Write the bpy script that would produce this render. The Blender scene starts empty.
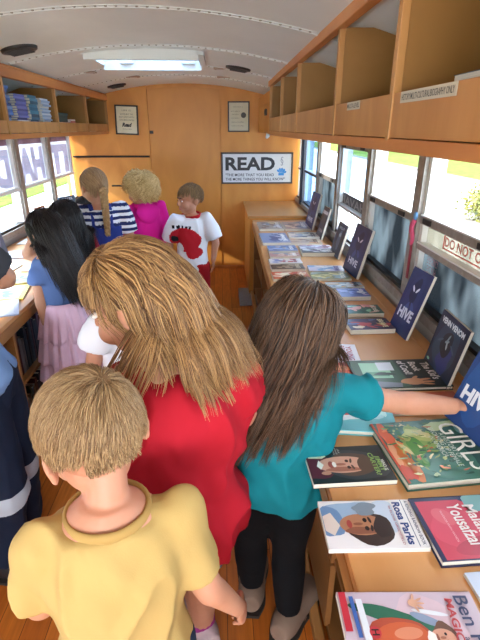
import bpy, bmesh, math, random
import numpy as np
from mathutils import Vector, Matrix, Euler, noise
random.seed(4)
S = bpy.context.scene
COL = S.collection
PI = math.pi

# ------------------------------------------------------------------ camera, world, sun, exposure
F = 462.0
th = math.atan(192 / F); psi = math.atan(20 / (F / math.cos(th)))
cd = bpy.data.cameras.new('camera'); cam = bpy.data.objects.new('camera', cd); COL.objects.link(cam)
cd.sensor_fit = 'HORIZONTAL'; cd.sensor_width = 36; cd.lens = 36 * F / 480; cd.clip_start = 0.02; cd.clip_end = 400
fw = Vector((math.sin(psi) * math.cos(th), math.cos(psi) * math.cos(th), -math.sin(th)))
cam.location = (0, 0, 1.5); cam.rotation_euler = fw.to_track_quat('-Z', 'Y').to_euler()
S.camera = cam
W = bpy.data.worlds.new('world'); S.world = W; W.use_nodes = True
wn = W.node_tree.nodes; bg = wn['Background']
bg.inputs[0].default_value = (0.78, 0.88, 1.0, 1); bg.inputs[1].default_value = 4.4
sd = bpy.data.lights.new('sun', 'SUN'); sd.energy = 3.0; sd.angle = 0.02; sd.color = (1.0, 0.95, 0.86)
so = bpy.data.objects.new('sun', sd); COL.objects.link(so)
so.rotation_euler = Vector((0.80, 0.20, -0.44)).to_track_quat('-Z', 'Y').to_euler()
def portal(x, y, z, sx, sy, rot):      # sampling guides in the real window openings
    a = bpy.data.lights.new('window_portal', 'AREA'); a.shape = 'RECTANGLE'; a.size = sx; a.size_y = sy
    a.cycles.is_portal = True
    o = bpy.data.objects.new('window_portal', a); COL.objects.link(o); o.location = (x, y, z); o.rotation_euler = rot
portal(0.95, 2.2, 1.12, 0.68, 6.4, (0, PI / 2, 0))
portal(-1.65, 2.2, 1.12, 0.68, 6.4, (0, -PI / 2, 0))
wd_ = bpy.data.lights.new('added_front_fill', 'AREA'); wd_.shape = 'RECTANGLE'; wd_.size = 2.0; wd_.size_y = 1.0; wd_.energy = 9; wd_.color = (1.0, 0.95, 0.88)  # added fill lamp behind the camera, brightens the interior in place of front daylight
wo_ = bpy.data.objects.new('added_front_fill', wd_); COL.objects.link(wo_); wo_.location = (-0.35, -1.9, 1.25); wo_.rotation_euler = (PI / 2 + .12, 0, 0)
vs = S.view_settings
vs.view_transform = 'Standard'; vs.look = 'None'; vs.gamma = 1; vs.use_curve_mapping = False; vs.exposure = 1.75

# ------------------------------------------------------------------ materials
def lin(h):
    if not isinstance(h, str): return tuple(h)
    h = h.lstrip('#'); v = [int(h[i:i + 2], 16) / 255 for i in (0, 2, 4)]
    return tuple(x / 12.92 if x <= 0.04045 else ((x + 0.055) / 1.055) ** 2.4 for x in v)
MATS = {}
def mat(name, col, rough=0.6, col2=None, scale=8, stretch=(1, 1, 1), bump=0.0, bscale=60, metal=0, spec=0.5, sss=0, detail=4):
    if name in MATS: return MATS[name]
    m = bpy.data.materials.new(name); m.use_nodes = True; MATS[name] = m
    nt = m.node_tree; b = nt.nodes['Principled BSDF']
    b.inputs['Base Color'].default_value = (*lin(col), 1); b.inputs['Roughness'].default_value = rough
    b.inputs['Metallic'].default_value = metal; b.inputs['Specular IOR Level'].default_value = spec
    if sss:
        b.inputs['Subsurface Weight'].default_value = sss; b.inputs['Subsurface Radius'].default_value = (0.01, 0.004, 0.002)
        b.inputs['Subsurface Scale'].default_value = 0.6
    tc = nt.nodes.new('ShaderNodeTexCoord')
    if col2:
        mp = nt.nodes.new('ShaderNodeMapping'); mp.inputs['Scale'].default_value = stretch
        n = nt.nodes.new('ShaderNodeTexNoise'); n.inputs['Scale'].default_value = scale; n.inputs['Detail'].default_value = detail
        n.inputs['Distortion'].default_value = 0.6
        r = nt.nodes.new('ShaderNodeValToRGB')
        r.color_ramp.elements[0].position = 0.32; r.color_ramp.elements[1].position = 0.68
        r.color_ramp.elements[0].color = (*lin(col), 1); r.color_ramp.elements[1].color = (*lin(col2), 1)
        L = nt.links.new
        L(tc.outputs['Object'], mp.inputs[0]); L(mp.outputs[0], n.inputs[0]); L(n.outputs[0], r.inputs[0]); L(r.outputs[0], b.inputs['Base Color'])
    if bump:
        n2 = nt.nodes.new('ShaderNodeTexNoise'); n2.inputs['Scale'].default_value = bscale; n2.inputs['Detail'].default_value = 3
        bp = nt.nodes.new('ShaderNodeBump'); bp.inputs['Strength'].default_value = bump; bp.inputs['Distance'].default_value = 0.004
        nt.links.new(tc.outputs['Object'], n2.inputs[0]); nt.links.new(n2.outputs[0], bp.inputs['Height']); nt.links.new(bp.outputs[0], b.inputs['Normal'])
    return m
def cmat(h, rough=0.38):
    return mat('print_' + h.strip('#') + '_%d' % int(rough * 100), h, rough)
def wood(name, c1, c2, stretch, scale=5, rough=0.45, bump=0.06):
    return mat(name, c1, rough, c2, scale, stretch, bump, 40)
M_REAR = wood('rear_plywood', '#c98032', '#dd9843', (2.2, 1, 0.9), 2.2, 0.5)
M_CABR = wood('cabinet_wood_grain', '#b67d46', '#cc9458', (1, 1.5, 0.35), 6, 0.5)
M_CABI = wood('cabinet_inner_ply', '#8d6228', '#a4763a', (1, 1, 1), 2.5, 0.55)
M_TRIM = wood('wood_trim', '#bd743a', '#d28c50', (1, 0.2, 1), 8, 0.45)
M_TOP = wood('counter_wood', '#c98d54', '#d89f66', (1.5, 0.3, 1), 6, 0.3)
M_EDGE = wood('counter_edge', '#9a6634', '#b98248', (1, 0.3, 1), 10, 0.45)
M_DARKW = wood('shelf_wood', '#7d5027', '#936234', (1, 0.4, 1), 6, 0.5)
M_METAL = mat('window_metal', '#8d857c', 0.42, '#a09a92', 30, (1, 1, 1), 0, metal=0.35)
M_TRACK = mat('window_track_white', '#d8d6d0', 0.4)
M_RUB = mat('black_rubber', '#17171a', 0.5)
M_DRK = mat('dark_gap', '#1d120a', 0.8)
M_PAGE = mat('pages', '#e4dfd0', 0.8, '#c9c3b2', 40, (0.2, 0.2, 30))
M_WHITE = mat('white_print', '#f2f0ea', 0.45)
M_BLACK = mat('black_print', '#141416', 0.4)

def floor_mat():
    m = bpy.data.materials.new('floor_planks'); m.use_nodes = True; nt = m.node_tree; b = nt.nodes['Principled BSDF']; L = nt.links.new
    tc = nt.nodes.new('ShaderNodeTexCoord'); mp = nt.nodes.new('ShaderNodeMapping'); mp.inputs['Rotation'].default_value = (0, 0, PI / 2)
    br = nt.nodes.new('ShaderNodeTexBrick'); br.inputs['Scale'].default_value = 1; br.inputs['Brick Width'].default_value = 1.3; br.inputs['Row Height'].default_value = 0.083
    br.inputs['Mortar Size'].default_value = 0.0012; br.inputs['Color1'].default_value = (*lin('#b05c1e'), 1); br.inputs['Color2'].default_value = (*lin('#cb762c'), 1)
    br.inputs['Mortar'].default_value = (*lin('#4a2a12'), 1); br.inputs['Bias'].default_value = 0.0
    mp2 = nt.nodes.new('ShaderNodeMapping'); mp2.inputs['Scale'].default_value = (14, 1.0, 1)
    n = nt.nodes.new('ShaderNodeTexNoise'); n.inputs['Scale'].default_value = 5; n.inputs['Detail'].default_value = 6
    mx = nt.nodes.new('ShaderNodeMixRGB'); mx.blend_type = 'OVERLAY'; mx.inputs[0].default_value = 0.5
    L(tc.outputs['Object'], mp.inputs[0]); L(mp.outputs[0], br.inputs[0]); L(tc.outputs['Object'], mp2.inputs[0]); L(mp2.outputs[0], n.inputs[0])
    L(br.outputs[0], mx.inputs[1]); L(n.outputs[0], mx.inputs[2]); L(mx.outputs[0], b.inputs['Base Color']); b.inputs['Roughness'].default_value = 0.42; b.inputs['Specular IOR Level'].default_value = 0.3
    return m
def glass_mat(name, tint=(0.95, 0.98, 1), gloss=0.06):
    m = bpy.data.materials.new(name); m.use_nodes = True; nt = m.node_tree; nt.nodes.clear(); L = nt.links.new
    o = nt.nodes.new('ShaderNodeOutputMaterial'); t = nt.nodes.new('ShaderNodeBsdfTransparent'); g = nt.nodes.new('ShaderNodeBsdfGlossy'); x = nt.nodes.new('ShaderNodeMixShader')
    t.inputs[0].default_value = (*tint, 1); g.inputs['Roughness'].default_value = 0.02; x.inputs[0].default_value = gloss
    L(t.outputs[0], x.inputs[1]); L(g.outputs[0], x.inputs[2]); L(x.outputs[0], o.inputs[0]); return m
def vinyl_mat(name, c1, c2, open_, scale=3.0, trans=0.5):
    # perforated window graphic: printed film that lets part of the daylight through
    m = bpy.data.materials.new(name); m.use_nodes = True; nt = m.node_tree; nt.nodes.clear(); L = nt.links.new
    o = nt.nodes.new('ShaderNodeOutputMaterial'); t = nt.nodes.new('ShaderNodeBsdfTransparent'); d = nt.nodes.new('ShaderNodeBsdfDiffuse'); tl = nt.nodes.new('ShaderNodeBsdfTranslucent')
    tc = nt.nodes.new('ShaderNodeTexCoord'); n = nt.nodes.new('ShaderNodeTexNoise'); n.inputs['Scale'].default_value = scale; n.inputs['Detail'].default_value = 2
    mp = nt.nodes.new('ShaderNodeMapping'); mp.inputs['Scale'].default_value = (1, 2.2, 1.2); mp.inputs['Rotation'].default_value = (0.5, 0, 0)
    r = nt.nodes.new('ShaderNodeValToRGB'); r.color_ramp.elements[0].position = 0.42; r.color_ramp.elements[1].position = 0.62
    r.color_ramp.elements[0].color = (*lin(c1), 1); r.color_ramp.elements[1].color = (*lin(c2), 1)
    n3 = nt.nodes.new('ShaderNodeTexNoise'); n3.inputs['Scale'].default_value = 220
    mm = nt.nodes.new('ShaderNodeMath'); mm.operation = 'MULTIPLY_ADD'; mm.inputs[1].default_value = 0.35; mm.inputs[2].default_value = open_ - 0.17
    a = nt.nodes.new('ShaderNodeMixShader'); a.inputs[0].default_value = trans; b = nt.nodes.new('ShaderNodeMixShader')
    L(tc.outputs['Object'], mp.inputs[0]); L(mp.outputs[0], n.inputs[0]); L(n.outputs[0], r.inputs[0]); L(r.outputs[0], d.inputs[0]); L(r.outputs[0], tl.inputs[0])
    L(tc.outputs['Object'], n3.inputs[0]); L(n3.outputs[0], mm.inputs[0]); L(mm.outputs[0], b.inputs[0])
    L(d.outputs[0], a.inputs[1]); L(tl.outputs[0], a.inputs[2]); L(a.outputs[0], b.inputs[1]); L(t.outputs[0], b.inputs[2]); L(b.outputs[0], o.inputs[0]); return m
def hair_mat(name, dark, light, rough=0.42):
    m = bpy.data.materials.new(name); m.use_nodes = True; nt = m.node_tree; b = nt.nodes['Principled BSDF']; L = nt.links.new
    g = nt.nodes.new('ShaderNodeNewGeometry'); r = nt.nodes.new('ShaderNodeValToRGB')
    r.color_ramp.elements[0].color = (*lin(dark), 1); r.color_ramp.elements[1].color = (*lin(light), 1)
    L(g.outputs['Random Per Island'], r.inputs[0]); L(r.outputs[0], b.inputs['Base Color']); b.inputs['Roughness'].default_value = rough
    b.inputs['Specular IOR Level'].default_value = 0.35
    return m
M_GLASS = glass_mat('window_glass')
M_VINYL = vinyl_mat('window_vinyl_dappled', '#2e3840', '#8f9a9e', 0.05, 2.6, 0.45)  # pale and dark blotches imitate tree-dappled light from outside, put into the film colour
M_BANNER = vinyl_mat('banner_vinyl_white', '#c4c4cc', '#d0d0d6', 0.03, 3, 0.6)
M_BANLET = vinyl_mat('banner_vinyl_letter', '#a39cab', '#aca5b4', 0.06, 3, 0.7)
M_PINKBAND = vinyl_mat('banner_vinyl_mauve', '#7c646e', '#86707a', 0.02, 3, 0.6)

# ------------------------------------------------------------------ mesh builder
def vn(v): v = np.asarray(v, float); return v / (np.linalg.norm(v) + 1e-12)
class MB:
    def __init__(s): s.v = []; s.f = []; s.m = []; s.mats = []
    def mi(s, m):
        if m not in s.mats: s.mats.append(m)
        return s.mats.index(m)
    def add(s, vs_, fs, m=None):
        k = len(s.v); s.v += [tuple(map(float, v)) for v in vs_]; i = s.mi(m) if m else 0
        for f in fs: s.f.append(tuple(k + j for j in f)); s.m.append(i)
    def box(s, a, b, m=None, M=None):
        x0, y0, z0 = a; x1, y1, z1 = b
        v = [(x0, y0, z0), (x1, y0, z0), (x1, y1, z0), (x0, y1, z0), (x0, y0, z1), (x1, y0, z1), (x1, y1, z1), (x0, y1, z1)]
        if M: v = [tuple(M @ Vector(p)) for p in v]
        s.add(v, [(0, 3, 2, 1), (4, 5, 6, 7), (0, 1, 5, 4), (1, 2, 6, 5), (2, 3, 7, 6), (3, 0, 4, 7)], m)
    def prism(s, pts, z0, z1, m=None, M=None):
        n = len(pts); v = [(p[0], p[1], z0) for p in pts] + [(p[0], p[1], z1) for p in pts]
        if M: v = [tuple(M @ Vector(p)) for p in v]
        s.add(v, [tuple(range(n))[::-1], tuple(range(n, 2 * n))] + [(i, (i + 1) % n, n + (i + 1) % n, n + i) for i in range(n)], m)
    def ell(s, c, r, m=None, R=None, nu=16, nv=10):
        c = np.array(c, float); R = np.eye(3) if R is None else np.array(R)
        vs_ = [c + R @ np.array([0, 0, r[2]])]
        for j in range(1, nv):
            t = PI * j / nv
            for i in range(nu):
                p = 2 * PI * i / nu
                vs_.append(c + R @ np.array([r[0] * math.sin(t) * math.cos(p), r[1] * math.sin(t) * math.sin(p), r[2] * math.cos(t)]))
        vs_.append(c + R @ np.array([0, 0, -r[2]])); L = len(vs_) - 1
        fs = [(0, 1 + i, 1 + (i + 1) % nu) for i in range(nu)]
        for j in range(nv - 2):
            a = 1 + j * nu
            fs += [(a + i, a + nu + i, a + nu + (i + 1) % nu, a + (i + 1) % nu) for i in range(nu)]
        a = 1 + (nv - 2) * nu; fs += [(a + i, L, a + (i + 1) % nu) for i in range(nu)]
        s.add(vs_, fs, m)
    def loft(s, pts, ra, rb=None, side=(1, 0, 0), m=None, n=16, sub=1, caps=True):
        # elliptical rings along a path; ra along the side axis, rb across it
        P = np.array(pts, float); ra = np.array(ra, float); rb = ra if rb is None else np.array(rb, float)
        sd_ = np.array(side, float); sd_ = np.tile(sd_, (len(P), 1)) if sd_.ndim == 1 else sd_
        if sub > 1 and len(P) > 2: P, ra, rb, sd_ = [smooth(a, sub) for a in (P, ra, rb, sd_)]
        K = len(P); vs_ = []
        for i in range(K):
            t = vn(P[min(i + 1, K - 1)] - P[max(i - 1, 0)]); x = sd_[i] - t * np.dot(t, sd_[i])
            if np.linalg.norm(x) < 1e-3: x = np.array([0.3, 1, 0.2]); x = x - t * np.dot(t, x)
            x = vn(x); y = np.cross(t, x)
            for k in range(n):
                a = 2 * PI * k / n; vs_.append(P[i] + x * ra[i] * math.cos(a) + y * rb[i] * math.sin(a))
        fs = [(i * n + k, i * n + (k + 1) % n, (i + 1) * n + (k + 1) % n, (i + 1) * n + k) for i in range(K - 1) for k in range(n)]
        if caps: fs += [tuple(range(n))[::-1], tuple(range((K - 1) * n, K * n))]
        s.add(vs_, fs, m)
    def obj(s, name, parent=None, m=None, smooth_=False, origin=None):
        me = bpy.data.meshes.new(name); off = np.array(origin if origin is not None else (0, 0, 0), float)
        me.from_pydata([tuple(np.array(v) - off) for v in s.v], [], s.f)
        for mm in (s.mats or [m]):
            if mm: me.materials.append(mm)
        if s.mats: me.polygons.foreach_set('material_index', s.m)
        me.update()
        if smooth_: me.polygons.foreach_set('use_smooth', [True] * len(me.polygons))
        o = bpy.data.objects.new(name, me); COL.objects.link(o)
        if origin is not None and parent is None: o.location = tuple(off)
        if parent: o.parent = parent
        return o
def smooth(A, sub):
    A = np.array(A, float); n = len(A); out = []
    for i in range(n - 1):
        p0, p1, p2, p3 = A[max(i - 1, 0)], A[i], A[i + 1], A[min(i + 2, n - 1)]
        for k in range(sub):
            t = k / sub; out.append(0.5 * (2 * p1 + (p2 - p0) * t + (2 * p0 - 5 * p1 + 4 * p2 - p3) * t * t + (3 * p1 - p0 - 3 * p2 + p3) * t ** 3))
    out.append(A[-1]); return np.array(out)
def bevel(o, w=0.003, seg=2):
    b = o.modifiers.new('bevel', 'BEVEL'); b.width = w; b.segments = seg; b.limit_method = 'ANGLE'; return o
def bake(o):
    dg = bpy.context.evaluated_depsgraph_get(); dg.update()
    me = bpy.data.meshes.new_from_object(o.evaluated_get(dg)); old = o.data; o.modifiers.clear(); o.data = me; bpy.data.meshes.remove(old)
def remesh(o, vox, it=4, fac=0.5):
    ms = [m for m in o.data.materials]
    r = o.modifiers.new('r', 'REMESH'); r.mode = 'VOXEL'; r.voxel_size = vox; r.adaptivity = 0
    if it: s_ = o.modifiers.new('s', 'SMOOTH'); s_.iterations = it; s_.factor = fac
    bake(o)
    if not o.data.materials:
        for m in ms: o.data.materials.append(m)
    o.data.polygons.foreach_set('use_smooth', [True] * len(o.data.polygons))
    return o
def tag(o, label, cat, group=None, kind=None):
    o['label'] = label
    if cat: o['category'] = cat
    if group: o['group'] = group
    if kind: o['kind'] = kind
    return o
def empty(name, loc, rot=(0, 0, 0), label=None, cat=None, group=None):
    o = bpy.data.objects.new(name, None); COL.objects.link(o); o.location = loc; o.rotation_euler = rot; o.empty_display_size = 0.05
    if label: tag(o, label, cat, group)
    return o
def struct(o, label=None):
    o['kind'] = 'structure'
    if label: o['label'] = label
    return o
def text(body, w, h, parent, loc, m, rot=(0, 0, 0), name='title', bold=0.02, shear=0):
    c = bpy.data.curves.new(name, 'FONT'); c.body = body; c.size = 1; c.align_x = 'CENTER'; c.align_y = 'CENTER'; c.offset = bold; c.shear = shear; c.resolution_u = 3; c.space_line = 0.85
    t = bpy.data.objects.new('t', c); COL.objects.link(t); dg = bpy.context.evaluated_depsgraph_get(); dg.update()
    me = bpy.data.meshes.new_from_object(t.evaluated_get(dg)); bpy.data.objects.remove(t)
    co = np.zeros(len(me.vertices) * 3); me.vertices.foreach_get('co', co); co = co.reshape(-1, 3)
    lo, hi = co.min(0), co.max(0); mid = (lo + hi) / 2; ext = hi - lo
    co = (co - mid) * np.array([w / ext[0], h / ext[1], 1]); me.vertices.foreach_set('co', co.ravel()); me.materials.clear(); me.materials.append(m); me.update()
    o = bpy.data.objects.new(name, me); COL.objects.link(o); o.parent = parent; o.location = loc; o.rotation_euler = rot
    return o

# ------------------------------------------------------------------ bus shell
XL, XR, Y1, Y0 = -1.54, 0.83, 5.2, -2.0
XC = -0.36
def zc(x): return 1.915 - 0.155 * (x - XC) ** 2
b = MB(); b.box((XL - 0.1, Y0, -0.06), (XR + 0.1, Y1 + 0.05, 0)); struct(b.obj('floor', m=floor_mat()), 'orange brown narrow plank wood floor of the bus aisle')
b = MB()     # curved roof with overlapping sheet seams, hatch left open
M_CEIL = mat('ceiling_paint', '#dadeda', 0.42, '#e2e5e1', 3, bump=0.05, bscale=25)
seams = [-0.6, 0.2, 1.15, 2.04, 2.9, 3.2, 4.15, 4.7]
NX = 40; xs = [XL + (XR - XL) * i / NX for i in range(NX + 1)]
ys = [Y0, 0.2, 1.15, 2.04, 2.9, 3.05, 3.55, 4.6, Y1 + .09]
hx0, hx1 = xs[13], xs[24]
for j in range(len(ys) - 1):
    for i in range(NX):
        if abs(ys[j] - 3.05) < 1e-6 and 13 <= i < 24: continue
        q = [(xs[i], ys[j]), (xs[i + 1], ys[j]), (xs[i + 1], ys[j + 1]), (xs[i], ys[j + 1])]
        b.add([(x, y, zc(x)) for x, y in q] + [(x, y, zc(x) + 0.05) for x, y in q], [(0, 1, 2, 3), (7, 6, 5, 4), (0, 4, 5, 1), (1, 5, 6, 2), (2, 6, 7, 3), (3, 7, 4, 0)])
ceil_ = b.obj('ceiling', m=M_CEIL); struct(ceil_, 'off-white curved metal bus ceiling with riveted seams')
for yy in [0.35, 1.2, 2.04, 2.90, 3.72, 4.4]:
    b = MB()
    for w, dz in ((0.035, 0.002), (0.008, 0.0045)):
        for i in range(NX):
            x0_, x1_ = xs[i], xs[i + 1]
            b.add([(x0_, yy - w, zc(x0_) - dz), (x1_, yy - w, zc(x1_) - dz), (x1_, yy + w, zc(x1_) - dz), (x0_, yy + w, zc(x0_) - dz),
                   (x0_, yy - w, zc(x0_) + .004), (x1_, yy - w, zc(x1_) + .004), (x1_, yy + w, zc(x1_) + .004), (x0_, yy + w, zc(x0_) + .004)],
                  [(3, 2, 1, 0), (4, 5, 6, 7), (0, 1, 5, 4), (2, 3, 7, 6)])
    o = b.obj('seam_strip', ceil_, M_CEIL)
    r = MB()
    for i in range(62):
        x = XL + 0.03 + (XR - XL - 0.06) * i / 61; r.ell((x, yy - 0.024, zc(x) - 0.0025), (0.006, 0.006, 0.0035), nu=8, nv=4)
    q = r.obj('rivet_row', o, mat('rivet_metal', '#8a8374', 0.5), True)
# rear bulkhead
b = MB()
def arch(x0, x1, y0, y1, zb=0.0, top=0.0, n=12):
    pts = [(x0, zb), (x1, zb)] + [(x1 + (x0 - x1) * k / n, zc(x1 + (x0 - x1) * k / n) + top) for k in range(n + 1)]
    n_ = len(pts); b.add([(p[0], y0, p[1]) for p in pts] + [(p[0], y1, p[1]) for p in pts],
                         [tuple(range(n_)), tuple(range(2 * n_ - 1, n_ - 1, -1))] + [(i, n_ + i, n_ + (i + 1) % n_, (i + 1) % n_) for i in range(n_)])
arch(XL - .1, -0.735, 5.2, 5.26); arch(-0.735, 0.008, 5.215, 5.26); arch(0.008, XR + .1, 5.2, 5.26)
wb = b.obj('wall_back', m=M_REAR); struct(wb, 'orange plywood bulkhead closing the back of the bus')
b = MB(); arch(-0.728, 0.001, 5.195, 5.212, 0.012, -0.035); dr = b.obj('door_1', m=wood('door_plywood', '#c07a2c', '#d48f3a', (1.6, 1, 0.7), 1.8, 0.45)); struct(dr, 'tall plain plywood panel door in the back wall')
b = MB(); b.box((-0.728, 5.190, 1.445), (-0.690, 5.2, 1.475)); b.obj('latch', dr, M_RUB); 
b = MB(); b.box((XL, 5.185, 1.213), (-0.745, 5.205, 1.232)); struct(b.obj('trim_1', m=M_DRK))
b = MB(); b.box((-1.17, 5.185, 0.918), (-0.745, 5.205, 0.934)); struct(b.obj('trim_2', m=M_DRK))
b = MB(); b.box((-0.73, 5.18, 0), (XR, 5.2, 0.03)); struct(b.obj('baseboard_back', m=M_TRIM))

def side_wall(name, X, sgn, label):
    b = MB(); x0, x1 = sorted((X, X + sgn * 0.08))
    b.box((x0, Y0, -0.3), (x1, Y1, 0.78)); b.box((x0, Y0, 1.455), (x1, Y1, zc(X) + 0.05))
    b.box((x0, Y0, 0.78), (x1, -1.6, 1.455)); struct(b.obj(name, m=mat('wall_paint', '#a9a49a', 0.5)), label)
side_wall('wall_right', XR, 1, 'painted metal side wall under and over the right windows'); side_wall('wall_left', XL, -1, 'painted metal side wall under and over the left windows')
b = MB(); b.box((XL, Y0 - 0.06, -0.3), (XR, Y0, 0.7)); b.box((XL, Y0 - 0.06, 1.7), (XR, Y0, 1.95)); b.box((XL, Y0 - .06, .7), (XL + .12, Y0, 1.7)); b.box((XR - .12, Y0 - .06, .7), (XR, Y0, 1.7))
struct(b.obj('wall_front', m=mat('wall_paint', '#a9a49a', 0.5)))

# windows
def window(n, side, ya, yb, style):
    X = XR if side > 0 else XL
    b = MB()
    def bx(y0, y1, z0, z1, d0, d1, m): 
        x0, x1 = sorted((X + side * d0, X + side * d1)); b.box((x0, y0, z0), (x1, y1, z1), m)
    # pillar at the near end, sill, header
    bx(ya - 0.035, ya + 0.035, 0.78, 1.46, -0.012, 0.08, M_METAL)
    bx(ya + 0.035, ya + 0.062, 0.80, 1.455, 0.005, 0.04, M_TRACK)
    bx(yb - 0.062, yb - 0.035, 0.80, 1.455, 0.005, 0.04, M_TRACK)
    for k in range(9): bx(ya + 0.045, ya + 0.053, 0.86 + 0.065 * k, 0.875 + 0.065 * k, 0.003, 0.01, M_RUB)
    bx(ya, yb, 0.765, 0.805, -0.02, 0.08, M_METAL); bx(ya, yb, 0.805, 0.822, 0.0, 0.05, M_RUB)
    bx(ya, yb, 1.43, 1.46, -0.005, 0.08, M_METAL)
    o = b.obj('window_%d' % n); struct(o)
    def pane(name, z0, z1, m, d=0.03, th_=0.004):
        p = MB(); x0, x1 = sorted((X + side * d, X + side * (d + th_))); p.box((x0, ya + 0.04, z0), (x1, yb - 0.04, z1)); return p.obj(name, o, m)
    def rail(z, h=0.03, m=M_METAL, latch=True):
        p = MB(); x0, x1 = sorted((X - side * 0.006, X + side * 0.03)); p.box((x0, ya + 0.05, z), (x1, yb - 0.05, z + h), m)
        p.box((x0, ya + 0.05, z + h), (x1, yb - 0.05, z + h + 0.006), M_TRACK)
        if latch:
            for yy in (ya + 0.12, yb - 0.16): p.box((min(x0, x1) - 0.006, yy, z + 0.006), (max(x0, x1), yy + 0.07, z + h - 0.004), M_RUB)
        p.obj('sash_rail', o)
    if style == 'clear':
        pane('glass', 1.16, 1.44, M_GLASS); rail(1.125); pane('vinyl_glass', 0.81, 1.13, M_VINYL)
    elif style == 'sign':
        pane('glass', 1.16, 1.44, M_GLASS); rail(1.135); pane('notice_glass', 1.055, 1.14, vinyl_mat('vinyl_cream', '#9c9888', '#b5b0a2', 0.12)); rail(1.03, 0.022, M_METAL, False); pane('vinyl_glass', 0.81, 1.04, M_VINYL)
        red = mat('red_print', '#c4584a', 0.6)
        fr = MB(); xx = X - 0.001 + 0.026
        y0_, y1_, z0_, z1_ = ya + 0.1, yb - 0.22, 1.068, 1.125
        for q in ((y0_, y1_, z0_, z0_ + .004), (y0_, y1_, z1_ - .004, z1_), (y0_, y0_ + .004, z0_, z1_), (y1_ - .004, y1_, z0_, z1_)): fr.box((xx, q[0], q[2]), (xx + .003, q[1], q[3]))
        fr.obj('notice_border', o, red)
        text('DO NOT OPEN', y1_ - y0_ - 0.03, 0.036, o, (xx - 0.001, (y0_ + y1_) / 2, 1.099), red, (PI / 2, 0, -PI / 2), 'notice_text')
        text('EMERGENCY\nEXIT PUSH\nRED TAB', 0.10, 0.10, o, (xx - 0.001, yb - 0.16, 0.96), mat('red_print_dull', '#8c4650', 0.6), (PI / 2, 0, -PI / 2), 'notice_text', 0.0)
    elif style == 'raised':
        rail(1.375); pane('glass', 1.09, 1.38, glass_mat('tinted_glass', (0.62, 0.74, 0.86), 0.08)); rail(0.995, 0.012, M_METAL, False)
        pane('letter_strip', 1.0, 1.085, mat('grey_strip', '#5c5a5c', 0.6)); text('IAVAH', 0.5, 0.055, o, (X + 0.027, (ya + yb) / 2, 1.043), mat('grey_letter', '#a19c98', 0.6), (PI / 2, 0, -PI / 2), 'strip_letters')
        pane('lower_glass', 0.81, 0.99, M_GLASS)
    elif style == 'dark':
        pane('glass', 0.81, 1.44, glass_mat('blue_glass', (0.45, 0.6, 0.78), 0.1)); rail(1.1, 0.02, M_RUB, False)
    elif style == 'end':
        pane('glass', 0.81, 1.44, vinyl_mat('shade_cream', '#c9cfd0', '#dfe3e0', 0.35)); rail(1.1, 0.016, M_RUB, False)
        p = MB(); p.box((X - 0.03, ya - 0.02, 0.78), (X + 0.01, ya + 0.05, 1.46)); p.obj('black_post', o, M_RUB)
    elif style == 'banner':
        pane('glass', 0.81, 1.44, M_GLASS, 0.02); rail(1.055, 0.014, M_TRACK, False)
        pane('banner', 1.075, 1.38, M_BANNER, 0.034); pane('banner_band', 1.38, 1.44, M_PINKBAND, 0.034)
    return o
ry = [5.18, 4.79, 4.08, 3.37, 2.66, 1.95, 1.24, 0.53, -0.18, -0.89, -1.6]
st = ['end', 'dark', 'clear', 'raised', 'clear', 'sign', 'clear', 'clear', 'clear', 'clear']
for i in range(10):
    window(i + 1, 1, ry[i + 1], ry[i], st[i])
ly = [5.19, 4.48, 3.77, 3.06, 2.35, 1.64, 0.93, 0.22, -0.49, -1.2]
lets = ['TI', 'AH', 'ᗡA', 'NI', 'OE', 'BU', 'SA', 'T', 'X']
for i in range(9):
    o = window(i + 11, -1, ly[i + 1], ly[i], 'banner')
    if i < 4:
        t = text(['IT', 'HA', 'DA', 'RE'][i], 0.56, 0.27, o, (XL - 0.0335, (ly[i] + ly[i + 1]) / 2, 1.22), M_BANLET, (PI / 2, 0, -PI / 2), 'banner_letters', 0.06)

# roof hatch
hy0, hy1 = 3.05, 3.55
M_HW = mat('hatch_metal', '#c9ccce', 0.3, metal=0.2)
hat = empty('roof_hatch', (-0.45, 3.3, 1.91), label='open roof hatch with pale blue lid and silver hinges in the ceiling', cat='roof hatch')
def rel(o, e):
    o.parent = e; o.matrix_parent_inverse = Matrix.Translation(-Vector(e.location)); return o
b = MB()
for (x0, x1, y0, y1) in ((hx0 - .03, hx0 + .008, hy0 - .03, hy1 + .03), (hx1 - .008, hx1 + .03, hy0 - .03, hy1 + .03), (hx0, hx1, hy0 - .03, hy0 + .008), (hx0, hx1, hy1 - .008, hy1 + .03)):
    b.box((x0, y0, 1.885 if x0 > hx0 or x1 < hx1 else 1.86), (x1, y1, 1.99))
rel(b.obj('frame', None, M_CEIL), hat)
b = MB(); Mh = Matrix.Translation((0, 0, 0))
b.add([(hx0 - .02, hy0 - .02, 2.01), (hx1 + .02, hy0 - .02, 2.01), (hx1 + .02, hy1 + .02, 2.10), (hx0 - .02, hy1 + .02, 2.10),
       (hx0 - .02, hy0 - .02, 2.018), (hx1 + .02, hy0 - .02, 2.018), (hx1 + .02, hy1 + .02, 2.108), (hx0 - .02, hy1 + .02, 2.108)], [(0, 3, 2, 1), (4, 5, 6, 7), (0, 1, 5, 4), (1, 2, 6, 5), (2, 3, 7, 6), (3, 0, 4, 7)])
m = vinyl_mat('hatch_lid_plastic', '#8fb0d0', '#9fbcd8', 0.15, 2, 0.95); rel(b.obj('lid', None, m), hat)
b = MB()
for x in (hx0 + 0.14, hx1 - 0.1):
    b.box((x, hy1 - .05, 1.90), (x + 0.03, hy1 - .02, 2.09)); b.box((x - .03, hy1 - .06, 1.895), (x + 0.06, hy1 - 0.01, 1.925))
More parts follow.
